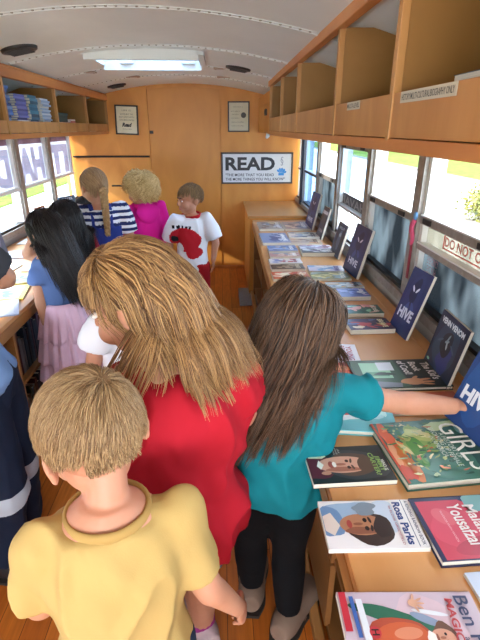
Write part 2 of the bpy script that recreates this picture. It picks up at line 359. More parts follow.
b.box((hx0 + .1, hy1 - .04, 1.955), (hx1 - .05, hy1 - .03, 1.965))
rel(b.obj('hinge_arms', None, M_HW), hat)
# ceiling speakers
for (x, y, lab) in ((-0.97, 2.62, 'round black ceiling speaker nearest over the left shelves'), (-0.94, 4.77, 'small dark ceiling speaker near the back above the left framed print'), (0.13, 3.55, 'round black ceiling speaker right of the roof hatch')):
    z = zc(x); sl = math.atan(-0.31 * (x - XC)); e = empty('ceiling_speaker', (x, y, z), (0, -sl, 0), lab, 'speaker', 'ceiling speakers')
    b = MB(); b.loft([(0, 0, 0.004), (0, 0, -0.012), (0, 0, -0.014)], [0.088, 0.084, 0.07], n=28); b.obj('rim', e, mat('speaker_rim', '#232326', 0.4), True)
    b = MB(); b.loft([(0, 0, -0.012), (0, 0, -0.017)], [0.07, 0.06], n=24)
    for k in range(-4, 5): b.box((-0.055, k * 0.013 - 0.002, -0.02), (0.055, k * 0.013 + 0.002, -0.016))
    b.obj('grille', e, mat('speaker_grille', '#3a3a3c', 0.6))
b = MB()
for (x, y, lab) in ((-0.93, 3.72, 0), (-0.72, 4.35, 0), (0.02, 3.72, 0), (0.04, 4.3, 0)):
    z = zc(x); e = empty('ceiling_marker_plate', (x, y, z), label='small riveted clearance light plate on the ceiling ' + {-0.93: 'left of the roof hatch', -0.72: 'behind the left corner of the roof hatch', 0.02: 'beside the right ceiling speaker', 0.04: 'behind the right ceiling speaker'}[x], cat='ceiling plate', group='ceiling plates by the hatch')
    p = MB(); p.box((-0.06, -0.03, -0.006), (0.06, 0.03, 0.004)); 
    for q in (-.045, .045): p.ell((q, 0, -0.007), (.008, .008, .004), nu=8, nv=4)
    bevel(p.obj('plate', e, mat('plate_tan', '#a58c78', 0.5)), 0.002)

# ------------------------------------------------------------------ overhead bookshelves
def overhead(name, X, back, ys_, z0, z1, lip, label, trimtop):
    s = 1 if back > X else -1
    e = empty(name, (X, ys_[0], z0), label=label, cat='shelf')
    L = [ys_[0], ys_[-1]]; b = MB(); xa, xb = sorted((X, back))
    b.box((xa, L[0], z0 - 0.0), (xb, L[1], z0 + 0.018)); b.box((xb - .012 if s > 0 else xa, L[0], z0), (xb if s > 0 else xa + .012, L[1], trimtop - .06)); rel(b.obj('carcass', None, M_CABI), e)
    xf0, xf1 = sorted((X - s * 0.004, X + s * 0.014))
    for i in range(len(ys_) - 1):
        b = MB(); b.box((xf0, ys_[i] + 0.01, z0 + 0.026), (xf1, ys_[i + 1] - 0.01, lip)); rel(bevel(b.obj('lip_panel', None, M_CABR), .002), e)
    b = MB(); b.box((xf0 - .002, L[0], z0 - 0.004), (xf1, L[1], z0 + 0.024)); rel(bevel(b.obj('bottom_trim', None, M_TRIM), .002), e)
    xt0, xt1 = sorted((X - s * 0.022, X + s * 0.012))
    b = MB(); b.box((xt0, L[0], z1 - 0.005), (xt1, L[1], trimtop)); b.box((min(xt0 - s * .0, xt1), L[0], trimtop), (max(xt0, xt1), L[1], trimtop + .012)); rel(bevel(b.obj('top_trim', None, M_TRIM), .004), e)
    for y in ys_:
        b = MB(); b.box((xa, y - 0.008, z0 + .018), (xb, y + 0.008, z1 + 0.0)); bx0, bx1 = sorted((X - s * 0.008, X + s * 0.012))
        rel(b.obj('divider', None, M_CABI), e)
        b = MB(); b.box((bx0, y - 0.012, z0 + 0.02), (bx1, y + 0.012, z1)); rel(bevel(b.obj('divider_edge', None, wood('divider_edge_wood', '#b07b40', '#be8a4e', (1, 1, .3), 8)), .002), e)
    return e
er = overhead('overhead_shelf', 0.40, 0.83, [-0.45, 0.20, 0.72, 1.16, 1.73, 2.60, 3.28, 3.985], 1.453, 1.80, 1.573, 'long wooden cubby shelf over the right windows', 1.832)
el = overhead('overhead_shelf', -1.15, -1.54, [0.2, 1.05, 1.9, 2.77, 3.62, 4.42, 5.185], 1.447, 1.755, 1.537, 'wooden cubby shelf over the left windows holding stacked books', 1.80)
b = MB(); b.box((0.40, 4.0, 1.455), (0.825, 5.18, 1.690)); b.box((0.40, 4.0, 1.690), (0.55, 5.18, 1.780)); o = b.obj('closed_overhead_cabinet', m=M_REAR, origin=(0.6, 4.6, 1.46)); bevel(o, .004); tag(o, 'closed plywood overhead cabinet between the right shelf and the back wall', 'cabinet')
b = MB(); b.box((0.388, 4.28, 1.60), (0.40, 4.40, 1.65)); b.box((.384, 4.31, 1.61), (.39, 4.37, 1.64)); o = b.obj('power_outlet', m=M_RUB, origin=(.395, 4.34, 1.62)); tag(o, 'small black outlet on the closed overhead cabinet', 'outlet')
b = MB(); b.loft([(0.41, 4.25, 1.458), (0.405, 4.22, 1.44), (0.395, 4.20, 1.425)], [.014, .016, .011], n=12); o = b.obj('coat_hook', m=M_HW, smooth_=True, origin=(.41, 4.25, 1.45)); tag(o, 'small chrome hook under the closed overhead cabinet', 'hook')
# paper shelf labels on the lip
def shelf_label(y0, y1, z, txt, lab, h=0.022, w=None):
    e = empty('shelf_label', (0.3945, (y0 + y1) / 2, z), (PI / 2, 0, -PI / 2), lab, 'label')
    b = MB(); b.box((-(y1 - y0) / 2, -h / 2, -.0005), ((y1 - y0) / 2, h / 2, .0006)); b.obj('paper', e, mat('label_paper', '#cfc5b0', 0.6))
    text(txt, (y1 - y0) * 0.94, h * 0.55, e, (0, 0, .0009), M_BLACK, bold=0.01, name='lettering')
shelf_label(0.84, 1.10, 1.561, 'HISTORY/MULTI-CULTURAL/BIOGRAPHY ONLY', 'cream paper strip reading HISTORY/MULTI-CULTURAL/BIOGRAPHY ONLY on the right shelf lip')
shelf_label(1.42, 1.56, 1.561, 'MULTI-LEVEL', 'short white paper label on the third right cubby lip')

# ------------------------------------------------------------------ counters
b = MB(); b.prism([(0.235, -0.4), (0.235, 0.4), (0.285, 4.25), (0.76, 4.25), (0.76, -0.4)], 0.700, 0.722); b.prism([(0.76, -0.4), (0.76, 4.25), (0.812, 4.25), (0.812, -0.4)], 0.700, 0.722)
rc = empty('right_counter', (0.5, 1.9, 0), label='long wooden display counter under the right windows covered with books', cat='counter')
rel(bevel(b.obj('counter_top', None, M_TOP), .003), rc)
b = MB(); b.prism([(0.232, -0.4), (0.232, 0.4), (0.282, 4.25), (0.297, 4.25), (0.25, 0.4), (0.25, -.4)], 0.650, 0.703); rel(b.obj('edge_band', None, M_EDGE), rc)
for y0_, y1_ in ((-0.4, -0.375), (0.55, 0.575), (1.25, 1.275), (1.95, 1.975), (2.65, 2.675), (3.35, 3.375), (4.22, 4.245)):
    b = MB(); b.box((0.30, y0_, 0.0), (0.81, y1_, 0.70)); rel(bevel(b.obj('divider', None, M_DARKW), .002), rc)
b = MB(); b.box((0.31, -0.4, 0.34), (0.8, 4.24, 0.358)); rel(b.obj('shelf', None, M_DARKW), rc)
b = MB(); b.box((0.31, -0.4, 0.06), (0.8, 4.24, 0.078)); b.box((.32, -.4, 0), (.34, 4.24, .07)); rel(b.obj('bottom_shelf', None, M_DARKW), rc)
b = MB(); b.box((0.30, 0.95, .34), (0.318, 1.26, 0.70)); b.box((0.30, 0.95, .07), (0.318, 1.26, 0.33)); rel(bevel(b.obj('front_panel', None, M_DARKW), .002), rc)
b = MB(); b.box((0.27, -0.4, 0.0), (0.30, 4.24, 0.045)); rel(bevel(b.obj('base_rail', None, M_EDGE), .004), rc)
e = empty('corner_cabinet', (0.55, 4.75, 0), label='low wooden cabinet in the right back corner beside the book counter', cat='cabinet')
b = MB(); b.box((0.26, 4.26, 0), (0.81, 5.18, 0.735)); rel(bevel(b.obj('carcass', None, M_REAR), .004), e)
b = MB(); b.box((0.245, 4.255, 0.735), (0.82, 5.18, 0.757)); rel(bevel(b.obj('cabinet_top', None, wood('cabtop', '#b07a44', '#c08a52', (1.2, .3, 1), 6, .3)), .004), e)

# left counter
lc = empty('left_counter', (-1.24, 3.0, 0), label='wooden counter under the left windows with packed shelves beneath', cat='counter')
b = MB(); b.prism([(-0.93, -0.4), (-0.93, 4.9), (-1.52, 4.9), (-1.52, -0.4)][::-1], 0.70, 0.722); rel(bevel(b.obj('counter_top', None, M_TOP), .003), lc)
b = MB(); b.box((-0.945, -0.4, 0.655), (-0.925, 4.9, 0.705)); rel(bevel(b.obj('edge_band', None, M_EDGE), .003), lc)
for y in (0.3, 1.1, 1.98, 2.9, 3.8, 4.85):
    b = MB(); b.box((-1.52, y - 0.012, 0.0), (-0.965, y + 0.012, 0.70)); rel(bevel(b.obj('divider', None, M_EDGE), .002), lc)
for z in (0.03, 0.34):
    b = MB(); b.box((-1.52, -0.4, z), (-0.97, 4.85, z + 0.018)); rel(b.obj('shelf', None, M_EDGE), lc)
b = MB(); b.box((-1.53, -0.4, 0), (-1.515, 4.9, 0.70)); rel(b.obj('back_panel', None, M_DARKW), lc)

# floor mat
b = MB(); b.prism([(0.155, 3.93), (0.375, 3.95), (0.388, 4.40), (0.157, 4.42)], 0.001, 0.012); o = b.obj('floor_mat', m=mat('grey_carpet', '#7f766d', 0.95, '#8d857b', 60, bump=0.5, bscale=300), origin=(.27, 4.17, 0)); tag(o, 'small square grey carpet mat on the floor by the corner cabinet', 'mat')

# ------------------------------------------------------------------ things on the back wall
def framed(name, x0, x1, z0, z1, fr, fw_, paper, label, cat):
    e = empty(name, ((x0 + x1) / 2, 5.198, (z0 + z1) / 2), (PI / 2, 0, 0), label, cat)
    w, h = (x1 - x0) / 2, (z1 - z0) / 2; b = MB()
    for q in ((-w, w, -h, -h + fw_), (-w, w, h - fw_, h), (-w, -w + fw_, -h, h), (w - fw_, w, -h, h)): b.box((q[0], q[2], 0), (q[1], q[3], 0.022))
    bevel(b.obj('frame', e, fr), .002); b = MB(); b.box((-w + .004, -h + .004, .001), (w - .004, h - .004, .010)); b.obj('panel', e, paper); return e, w, h
M_FR = mat('frame_black', '#2a211c', 0.4)
e, w, h = framed('framed_print', -1.068, -0.835, 1.435, 1.715, M_FR, .014, mat('print_paper', '#d8cfae', 0.6, '#e6dec4', 6), 'black framed quote print left of the plywood door', 'framed print')
e.rotation_euler = (PI / 2, 0.035, 0)
for k, (t, z, s_) in enumerate((('LIFE IS', .09, .09), ('GOOD BUT THE', .055, .13), ('BEST LIFE IS WITH', .028, .15), ('GOOD BOOKS FRIENDS', .0, .15))): text(t, s_, .014, e, (0, z, .0105), mat('grey_ink', '#6a6250', .6), name='lettering', bold=0)
text('Read', .10, .04, e, (0, -.045, .0105), M_BLACK, name='lettering', bold=.05, shear=.3); text('every day', .09, .010, e, (0, -.085, .0105), mat('grey_ink', '#6a6250', .6), name='lettering')
e, w, h = framed('framed_print', 0.082, 0.305, 1.462, 1.752, M_FR, .013, mat('print_paper2', '#c9c3a6', 0.6, '#d6d0b8', 5), 'black framed print with a round seal right of the plywood door', 'framed print')
for z, s_ in ((.09, .10), (.05, .09), (.02, .07), (-.015, .08), (-.05, .13), (-.085, .13)): text('read to me often' if s_ > .1 else 'once upon a', s_, .011, e, (-.01 if s_ > .09 else -.035, z, .0105), mat('grey_ink', '#6a6250', .6), name='lettering', bold=0)
b = MB(); b.prism([(.05 + .027 * math.cos(a * PI / 8), .015 + .027 * math.sin(a * PI / 8)) for a in range(16)], .0100, .0108); b.obj('seal', e, mat('seal_grey', '#4c4a44', .6))
e, w, h = framed('read_sign', 0.008, 0.775, 0.942, 1.262, mat('sign_frame', '#4a443e', .5), .016, mat('sign_white', '#dfe0de', .45), 'white wall sign reading READ in a dark frame on the back wall', 'sign')
text('READ', 0.53, 0.135, e, (-0.075, 0.045, .0108), M_BLACK, name='lettering', bold=.035)
text('"THE MORE THAT YOU READ', 0.52, 0.030, e, (-0.078, -0.068, .0108), M_BLACK, name='lettering', bold=.012)
text('THE MORE THINGS YOU WILL KNOW"', 0.64, 0.030, e, (-0.02, -0.112, .0108), M_BLACK, name='lettering', bold=.012)
b = MB()
for k, a in enumerate((-50, -20, 10, 40, 70)):
    r = math.radians(a); c0 = Vector((.26, -.055, 0)); b.prism([(c0.x + math.sin(r) * .005, c0.y), (c0.x + math.sin(r - .25) * .05, c0.y + math.cos(r - .25) * .05), (c0.x + math.sin(r) * .062, c0.y + math.cos(r) * .062), (c0.x + math.sin(r + .25) * .05, c0.y + math.cos(r + .25) * .05)], .010, .0112)
b.box((.23, -.075, .010), (.29, -.05, .0115)); b.obj('emblem', e, mat('sign_blue', '#3f8fd0', .45))
text('§', .03, .09, e, (.265, .07, .0108), mat('grey_ink2', '#8a9098', .6), name='emblem_line', bold=0)


# ------------------------------------------------------------------ books
def pt_blob(cx, cy, rx, ry, rot=0, n=22, wob=0.0, seed=0):
    rr = random.Random(seed); ph = [rr.random() * 6 for _ in range(3)]
    out = []
    for i in range(n):
        a = 2 * PI * i / n; k = 1 + wob * (math.sin(2 * a + ph[0]) + .6 * math.sin(3 * a + ph[1]) + .4 * math.sin(5 * a + ph[2]))
        x, y = rx * k * math.cos(a), ry * k * math.sin(a); out.append((cx + x * math.cos(rot) - y * math.sin(rot), cy + x * math.sin(rot) + y * math.cos(rot)))
    return out
def clipp(pts, w, h):
    return [(max(-w / 2 + .001, min(w / 2 - .001, x)), max(-h / 2 + .001, min(h / 2 - .001, y))) for x, y in pts]
def book(w, h, t, cover, label, art=(), titles=(), cat='book', group=None, name='book', hard=False, stem='cover_picture'):
    """local frame: x reading direction, y up the cover, z out of the front cover; origin at the middle of the back"""
    e = empty(name, (0, 0, 0), label=label, cat=cat, group=group)
    cm = cover if not isinstance(cover, str) else cmat(cover, .3); ct = 0.0022 if hard else 0.0009; ov = 0.003 if hard else 0
    b = MB(); b.box((-w / 2, -h / 2, 0), (w / 2, h / 2, ct)); b.box((-w / 2, -h / 2, t - ct), (w / 2, h / 2, t)); b.box((-w / 2, -h / 2, 0), (-w / 2 + ct, h / 2, t)); o = b.obj('cover', e, cm)
    b = MB(); b.box((-w / 2 + ct, -h / 2 + ov + .0003, ct), (w / 2 - ov - .0006, h / 2 - ov - .0003, t - ct)); b.obj('pages', e, M_PAGE)
    if art:
        b = MB()
        for k, (c, pts) in enumerate(art):
            pts = clipp([(x * w / 2, y * h / 2) for x, y in pts], w, h); n = len(pts); z = t + .00012 * (k + 1)
            b.add([(p[0], p[1], z) for p in pts], [tuple(range(n))], cmat(c, .32))
        o = b.obj(stem, e)
        for p in o.data.polygons:
            if p.normal.z < 0: p.flip()
    z = t + .00012 * (len(art) + 3)
    for T in titles:
        body, cx, cy, tw, thh, c = T[:6]; text(body, tw * w, thh * h, e, (cx * w / 2, cy * h / 2, z), cmat(c, .4), rot=(0, 0, T[6] if len(T) > 6 else 0), bold=T[7] if len(T) > 7 else .02)
    return e
B = pt_blob
ZT = 0.7222
def flat(e, cx, cy, ang=0, z=ZT):       # lies on the right counter: reading direction towards the bus front, top towards the windows
    e.location = (cx, cy, z); e.rotation_euler = (0, 0, -PI / 2 + ang); return e
def stand(e, base, yawd, lean, z=ZT):   # stands on its lower edge leaning towards the windows
    h = e['_h']; del e['_h']
    R = Matrix.Rotation(math.radians(yawd), 4, 'Z') @ Matrix.Rotation(-math.radians(lean), 4, 'X') @ Matrix(((1, 0, 0, 0), (0, 0, -1, 0), (0, 1, 0, 0), (0, 0, 0, 1)))
    e.matrix_world = Matrix.Translation(Vector((base[0], base[1], z))) @ R @ Matrix.Translation((0, h / 2, 0)); return e

# --- named covers in the foreground
# drawn portrait lying on its side (chin to the aisle)
def face_art(cx, cy, s, skin, hair, shade, hairw=1.25):
    return [(hair, B(cx, cy + .22 * s, .62 * s * hairw, .62 * s, 0, wob=.05, seed=3)), (skin, B(cx, cy, .46 * s, .66 * s, 0)), (shade, B(cx + .26 * s, cy - .05 * s, .14 * s, .4 * s, 0, wob=.1)),
            (hair, B(cx, cy + .55 * s, .5 * s, .2 * s, 0, wob=.12, seed=5)), ('#3a2018', B(cx - .18 * s, cy + .1 * s, .08 * s, .045 * s)), ('#3a2018', B(cx + .18 * s, cy + .1 * s, .08 * s, .045 * s)),
            (hair, B(cx - .18 * s, cy + .2 * s, .13 * s, .03 * s, -.15)), (hair, B(cx + .18 * s, cy + .2 * s, .13 * s, .03 * s, .15)),
            (shade, B(cx, cy - .08 * s, .07 * s, .13 * s)), ('#9c4a3c', B(cx, cy - .32 * s, .19 * s, .07 * s))]
e = book(.130, .200, .014, '#202324', 'black paperback with a big-headed smiling portrait in a maroon jacket, green title letters',
    [('#5a2030', B(0, -.86, .75, .5, 0, wob=.08, seed=1)), ('#34383a', B(.1, .2, .9, .7, 0, wob=.1))] + face_art(.05, -.12, 1.0, '#d6a088', '#5a4436', '#a86a54', 1.0) +
    [('#f0e6dc', B(.05, -.36, .15, .05)), ('#d9e0c0', [(-.75, -.95), (-.35, -.95), (-.3, -.62), (-.42, -.5), (-.7, -.58)]), ('#e8e8e0', [(-.2, -.72), (.1, -.8), (.3, -.72), (.05, -.62)]), ('#c08a70', B(.5, -.62, .1, .12)), ('#2a2c2c', [(-.6, -.93), (-.48, -.93), (-.42, -.62), (-.52, -.6)])],
    [('WHO IS', .2, .86, .3, .045, '#e6e6d8'), ('JIMMY\nCARTER?', .12, .70, .62, .13, '#8fb060'), ('a life of\nservice and\npeace work', -.7, -.2, .2, .10, '#d0d0c8', 0, .0)])
flat(e, .303, .905, math.radians(2))
e = book(.128, .203, .010, '#e9e5e4', 'white paperback with a drawn woman portrait under Rosa Parks in blue letters',
    [('#9db4cc', B(-.45, -.2, .5, .75, 0, wob=.15, seed=2)), ('#c7d3e2', B(-.3, .3, .6, .4, 0, wob=.15, seed=8)), ('#6f8db4', B(-.1, -.85, .7, .28, 0, wob=.1, seed=6)), ('#3c2a26', B(.22, -.05, .62, .52, 0, wob=.07, seed=4)), ('#b07a5a', B(.05, -.2, .44, .46, 0)), ('#8a5540', B(.3, -.25, .16, .3, 0, wob=.1)), ('#2e201e', B(.15, .2, .5, .16, -.1, wob=.1)),
     ('#241614', B(-.12, -.12, .09, .045)), ('#241614', B(.22, -.12, .09, .045)), ('#2e201e', B(-.12, -.02, .13, .03, .1)), ('#2e201e', B(.22, -.02, .13, .03, -.1)), ('#8a5540', B(.04, -.28, .06, .1)), ('#a5433c', B(.04, -.46, .17, .055)), ('#d9c9bd', [(-.45, -.8), (.1, -.66), (.5, -.82), (.3, -.98), (-.3, -.98)]),
     ('#7d8894', B(-.6, -.05, .25, .28, 0, wob=.2, seed=7)), ('#e9e5e4', [(-1, .56), (1, .56), (1, 1), (-1, 1)]), ('#34466e', [(-.97, .79), (.97, .79), (.97, .805), (-.97, .805)])],
    [('Rosa Parks', .02, .67, .88, .085, '#27407c', 0, .035), ('A READING RAINBOW BOOK', 0, .9, .92, .035, '#2a3450', 0, .01), ('by ELOISE GREENFIELD', .1, .50, .8, .03, '#a34850', 0, .01)])
flat(e, .305, .722, math.radians(-1))
e = book(.162, .235, .018, '#21264e', 'red and navy picture book titled Malala Yousafzai at the right counter edge',
    [('#c93a52', [(-.86, -.92), (.98, -.92), (.98, .3), (.4, .75), (-.2, .5), (-.86, -.1)]), ('#d2455e', B(.1, -.35, .7, .5, 0, wob=.1)), ('#b9304a', B(.6, -.1, .25, .6, .3)), ('#7fb0b0', B(-.72, .28, .35, .3, .5, wob=.15)), ('#c79a5a', B(-.15, .72, .06, .16, .1)), ('#28305c', B(-.55, .85, .5, .25)), ('#d96070', B(-.3, -.55, .3, .18, .3))],
    [('Malala', -.15, .02, .50, .11, '#f4e9e6', 0, .02), ('Yousafzai', -.05, -.26, .66, .13, '#f4e9e6', 0, .02), ('WARRIOR WITH WORDS', 0, -.55, .5, .02, '#f0c0c4', 0, 0)], hard=True)
flat(e, .525, .703, math.radians(2))
e = book(.235, .285, .022, '#3f7264', 'large green hardcover book titled GIRLS with red flowers along its lower cover', 
    [('#4d8170', B(.3, .1, .8, .8, 0, wob=.1)), ('#2f5c58', B(.5, .65, .6, .3, 0, wob=.2, seed=3)), ('#8fae6a', B(-.3, -.3, .5, .32, .1, wob=.22, seed=5)), ('#b9c27c', B(-.45, -.3, .3, .2, .1, wob=.25, seed=6)), ('#d6d29a', B(-.5, -.15, .15, .12, 0, wob=.3, seed=2)), ('#5f9a58', B(.05, -.45, .4, .16, 0, wob=.3, seed=9)), ('#cf7a44', B(.35, -.75, .5, .16, 0, wob=.25, seed=4)), ('#d8623c', B(-.5, -.82, .4, .13, 0, wob=.25, seed=1)), ('#e0a07a', B(.1, -.9, .3, .08, 0, wob=.3, seed=7)), ('#dccf9a', B(-.1, -.66, .22, .07, .2, wob=.3, seed=8)), ('#c9503a', B(.7, -.88, .25, .1, 0, wob=.2)), ('#c0d4a0', B(-.75, .3, .16, .3, 0, wob=.3, seed=10)), ('#6d9aa0', B(-.7, .75, .25, .2, 0, wob=.3, seed=12)),
     ('#c24a34', [(-1, -1), (1, -1), (1, -.95), (-1, -.95)])] +
    [(['#e9e3b0', '#7fa860', '#e58a5a', '#3f7a50', '#b5c9a0'][k % 5], B(-.85 + .085 * k + .1 * math.sin(k * 3.1), -.5 + .33 * math.sin(k * 5.3), .035 + .02 * (k % 3), .03 + .015 * (k % 2), k, wob=.3, seed=k)) for k in range(21)] + [(['#2f5c4c', '#5f8a50', '#a9b870', '#d8cf9a', '#b8603c', '#446f5c', '#8a9a50'][k % 7], B(-.95 + .0235 * k + .12 * math.sin(k * 2.3), -.35 + .42 * math.sin(k * 4.1), .03 + .02 * (k % 3), .018 + .012 * (k % 2), k, wob=.35, seed=k + 50)) for k in range(78)],
    [('GIRLS', .12, .38, .78, .21, '#eef0e6', 0, 0.0), ('A HISTORY OF\nGROWING UP FEMALE\nIN AMERICA', .1, .02, .66, .16, '#cfdcd0', 0, 0)], hard=True)
flat(e, .552, .948, math.radians(5))
e = book(.205, .238, .012, '#c9b7c4', 'picture book of a man in a red coat titled Ben Franklin and the MAGIC SQUARES',
    [('#d6bcc6', B(-.2, .2, .8, .5, 0, wob=.1)), ('#dfcdd4', B(.3, .5, .5, .3, 0, wob=.15, seed=2)), ('#2f6a54', B(-.55, -.25, .14, .6, -.35, wob=.1)), ('#b0503c', B(-.18, -.25, .34, .5, .1, wob=.08, seed=3)), ('#c8603c', B(-.22, -.22, .24, .38, .1)), ('#d88a6a', B(-.28, -.12, .1, .2, .1)), ('#8a9ab4', B(-.5, .2, .07, .24, -.5)), ('#e2e4ea', B(-.62, .28, .04, .26, -.2)), ('#6a4a3c', B(-.2, .36, .27, .17, 0, wob=.12, seed=5)), ('#d29a82', B(-.2, .34, .15, .17)), ('#f0e8e4', B(-.2, .19, .12, .06, 0, wob=.2)), ('#8a5040', B(-.2, .26, .07, .018)), ('#2a1a18', B(-.26, .38, .025, .018)), ('#2a1a18', B(-.14, .38, .025, .018)), ('#a86850', B(-.2, .33, .022, .04)),
     ('#d8a78c', B(-.78, .08, .07, .07))] + [('#d8a78c', B(-.78 + .095 * math.cos(a), .08 + .095 * math.sin(a), .02, .075, a - PI / 2)) for a in (.3, .9, 1.5, 2.1, 2.9)] +
     [('#c03040', [(-.98, -.98), (-.3, -.98), (-.3, -.88), (-.98, -.88)]), ('#3f62a8', [(-.9, -.84), (-.2, -.82), (-.2, -.76), (-.9, -.78)]), ('#dfe3ea', [(-.85, -.75), (-.1, -.74), (-.1, -.64), (-.85, -.66)]), ('#c23a44', B(-.28, -.58, .10, .08))],
    [('Ben Franklin', .0, .80, .9, .10, '#27305a', 0, .01), ('and the', .0, .66, .2, .04, '#27305a', 0, .01), ('MAGIC SQUARES', .05, .53, .9, .065, '#b83a3e', -.10, .03), ('H', -.28, -.58, .05, .05, '#1a1a1a')])
flat(e, .310, .462, math.radians(-2))
e = book(.20, .16, .008, '#c4cfe4', 'pale blue book lying between the red biography and the counter edge', [('#d4dcec', B(0, 0, .7, .6, 0, wob=.1)), ('#a9bbd8', B(.3, .4, .4, .3, 0, wob=.2)), ('#e4e8f2', B(-.4, -.3, .3, .25, 0, wob=.2))]); flat(e, .53, .505, math.radians(3))
e = book(.17, .20, .016, '#6cc2cc', 'light turquoise picture book half under the teal girl, red shape on its cover', [('#a8dbe4', B(-.2, .1, .6, .5, 0, wob=.2)), ('#e6eef2', B(.2, -.4, .3, .4, .3, wob=.2)), ('#cf3a34', B(-.1, -.1, .22, .3, .4, wob=.25)), ('#e86a58', B(-.25, .15, .12, .12, 0, wob=.3)), ('#bfe8ea', B(-.3, .65, .5, .12, 0, wob=.3))], hard=True); flat(e, .385, 1.115, math.radians(-8))
e = book(.19, .30, .014, '#2f4438', "dark green book with a hand and pale screen picture titled The Kid's Book of Cool",
    [('#3f5e4a', [(-.95, -.95), (.95, -.95), (.95, .1), (-.95, .1)]), ('#9fcfae', [(-.8, -.75), (.3, -.8), (.35, -.15), (-.75, -.1)]), ('#dfe6ee', [(-.8, -.35), (-.2, -.38), (-.18, -.02), (-.8, .02)]), ('#5f9a78', [(-.1, -.7), (.2, -.72), (.22, -.2), (-.1, -.25)]), ('#2a3c34', B(.05, -.3, .12, .2, 0, wob=.2)), ('#1d2422', [(-.97, .15), (.97, .12), (.97, .97), (-.97, .97)]), ('#7f8590', [(.45, -.95), (.97, -.95), (.97, -.1), (.7, -.05)]), ('#c98f68', B(.62, .2, .2, .28, .2, wob=.1, seed=4)), ('#c98f68', B(.5, .48, .06, .17, .3)), ('#c98f68', B(.66, .52, .06, .16, 0)), ('#c98f68', B(.8, .48, .05, .16, -.3)), ('#c98f68', B(.38, .3, .05, .14, 1.0))],
    [("The Kid's", -.1, .78, .62, .10, '#ece6e4', 0, .03), ('Book', -.4, .50, .36, .09, '#ece6e4', 0, .03), ('of Cool!', -.35, .25, .5, .09, '#ece6e4', 0, .03)], hard=True); flat(e, .585, 1.35, math.radians(1))
e = book(.11, .25, .010, '#b5583c', 'orange illustrated book peeking out behind the teal girl\'s forearm', [('#d9a86a', B(-.3, -.1, .4, .5, 0, wob=.25)), ('#b7a2c6', B(0, .3, .35, .25, 0, wob=.2)), ('#efe3d6', B(.2, -.3, .25, .2, 0, wob=.3)), ('#6a3030', B(.5, .7, .35, .2, 0, wob=.2)), ('#e0d080', B(-.5, -.5, .2, .2, 0, wob=.3))]); flat(e, .60, 1.175, math.radians(2))
e = book(.16, .13, .001, '#e8e6ee', 'white flyer with red and blue lettering on the counter near the teal girl', [('#d0d2e2', B(.2, .2, .5, .5, 0, wob=.1))], [('YOUNG\nREADERS', 0, .35, .8, .35, '#b04058'), ('choose a\nfree book', 0, -.35, .8, .35, '#4a5aa8')], name='flyer', cat='flyer'); flat(e, .437, 1.53, math.radians(-6))
e = book(.14, .22, .008, '#b0402e', 'red thin book under the teal girl\'s sleeve beside the green cover', [('#c8583c', B(0, 0, .7, .6, 0, wob=.1)), ('#e09060', B(-.4, .5, .3, .2, 0, wob=.2))]); flat(e, .36, 1.37, math.radians(4))

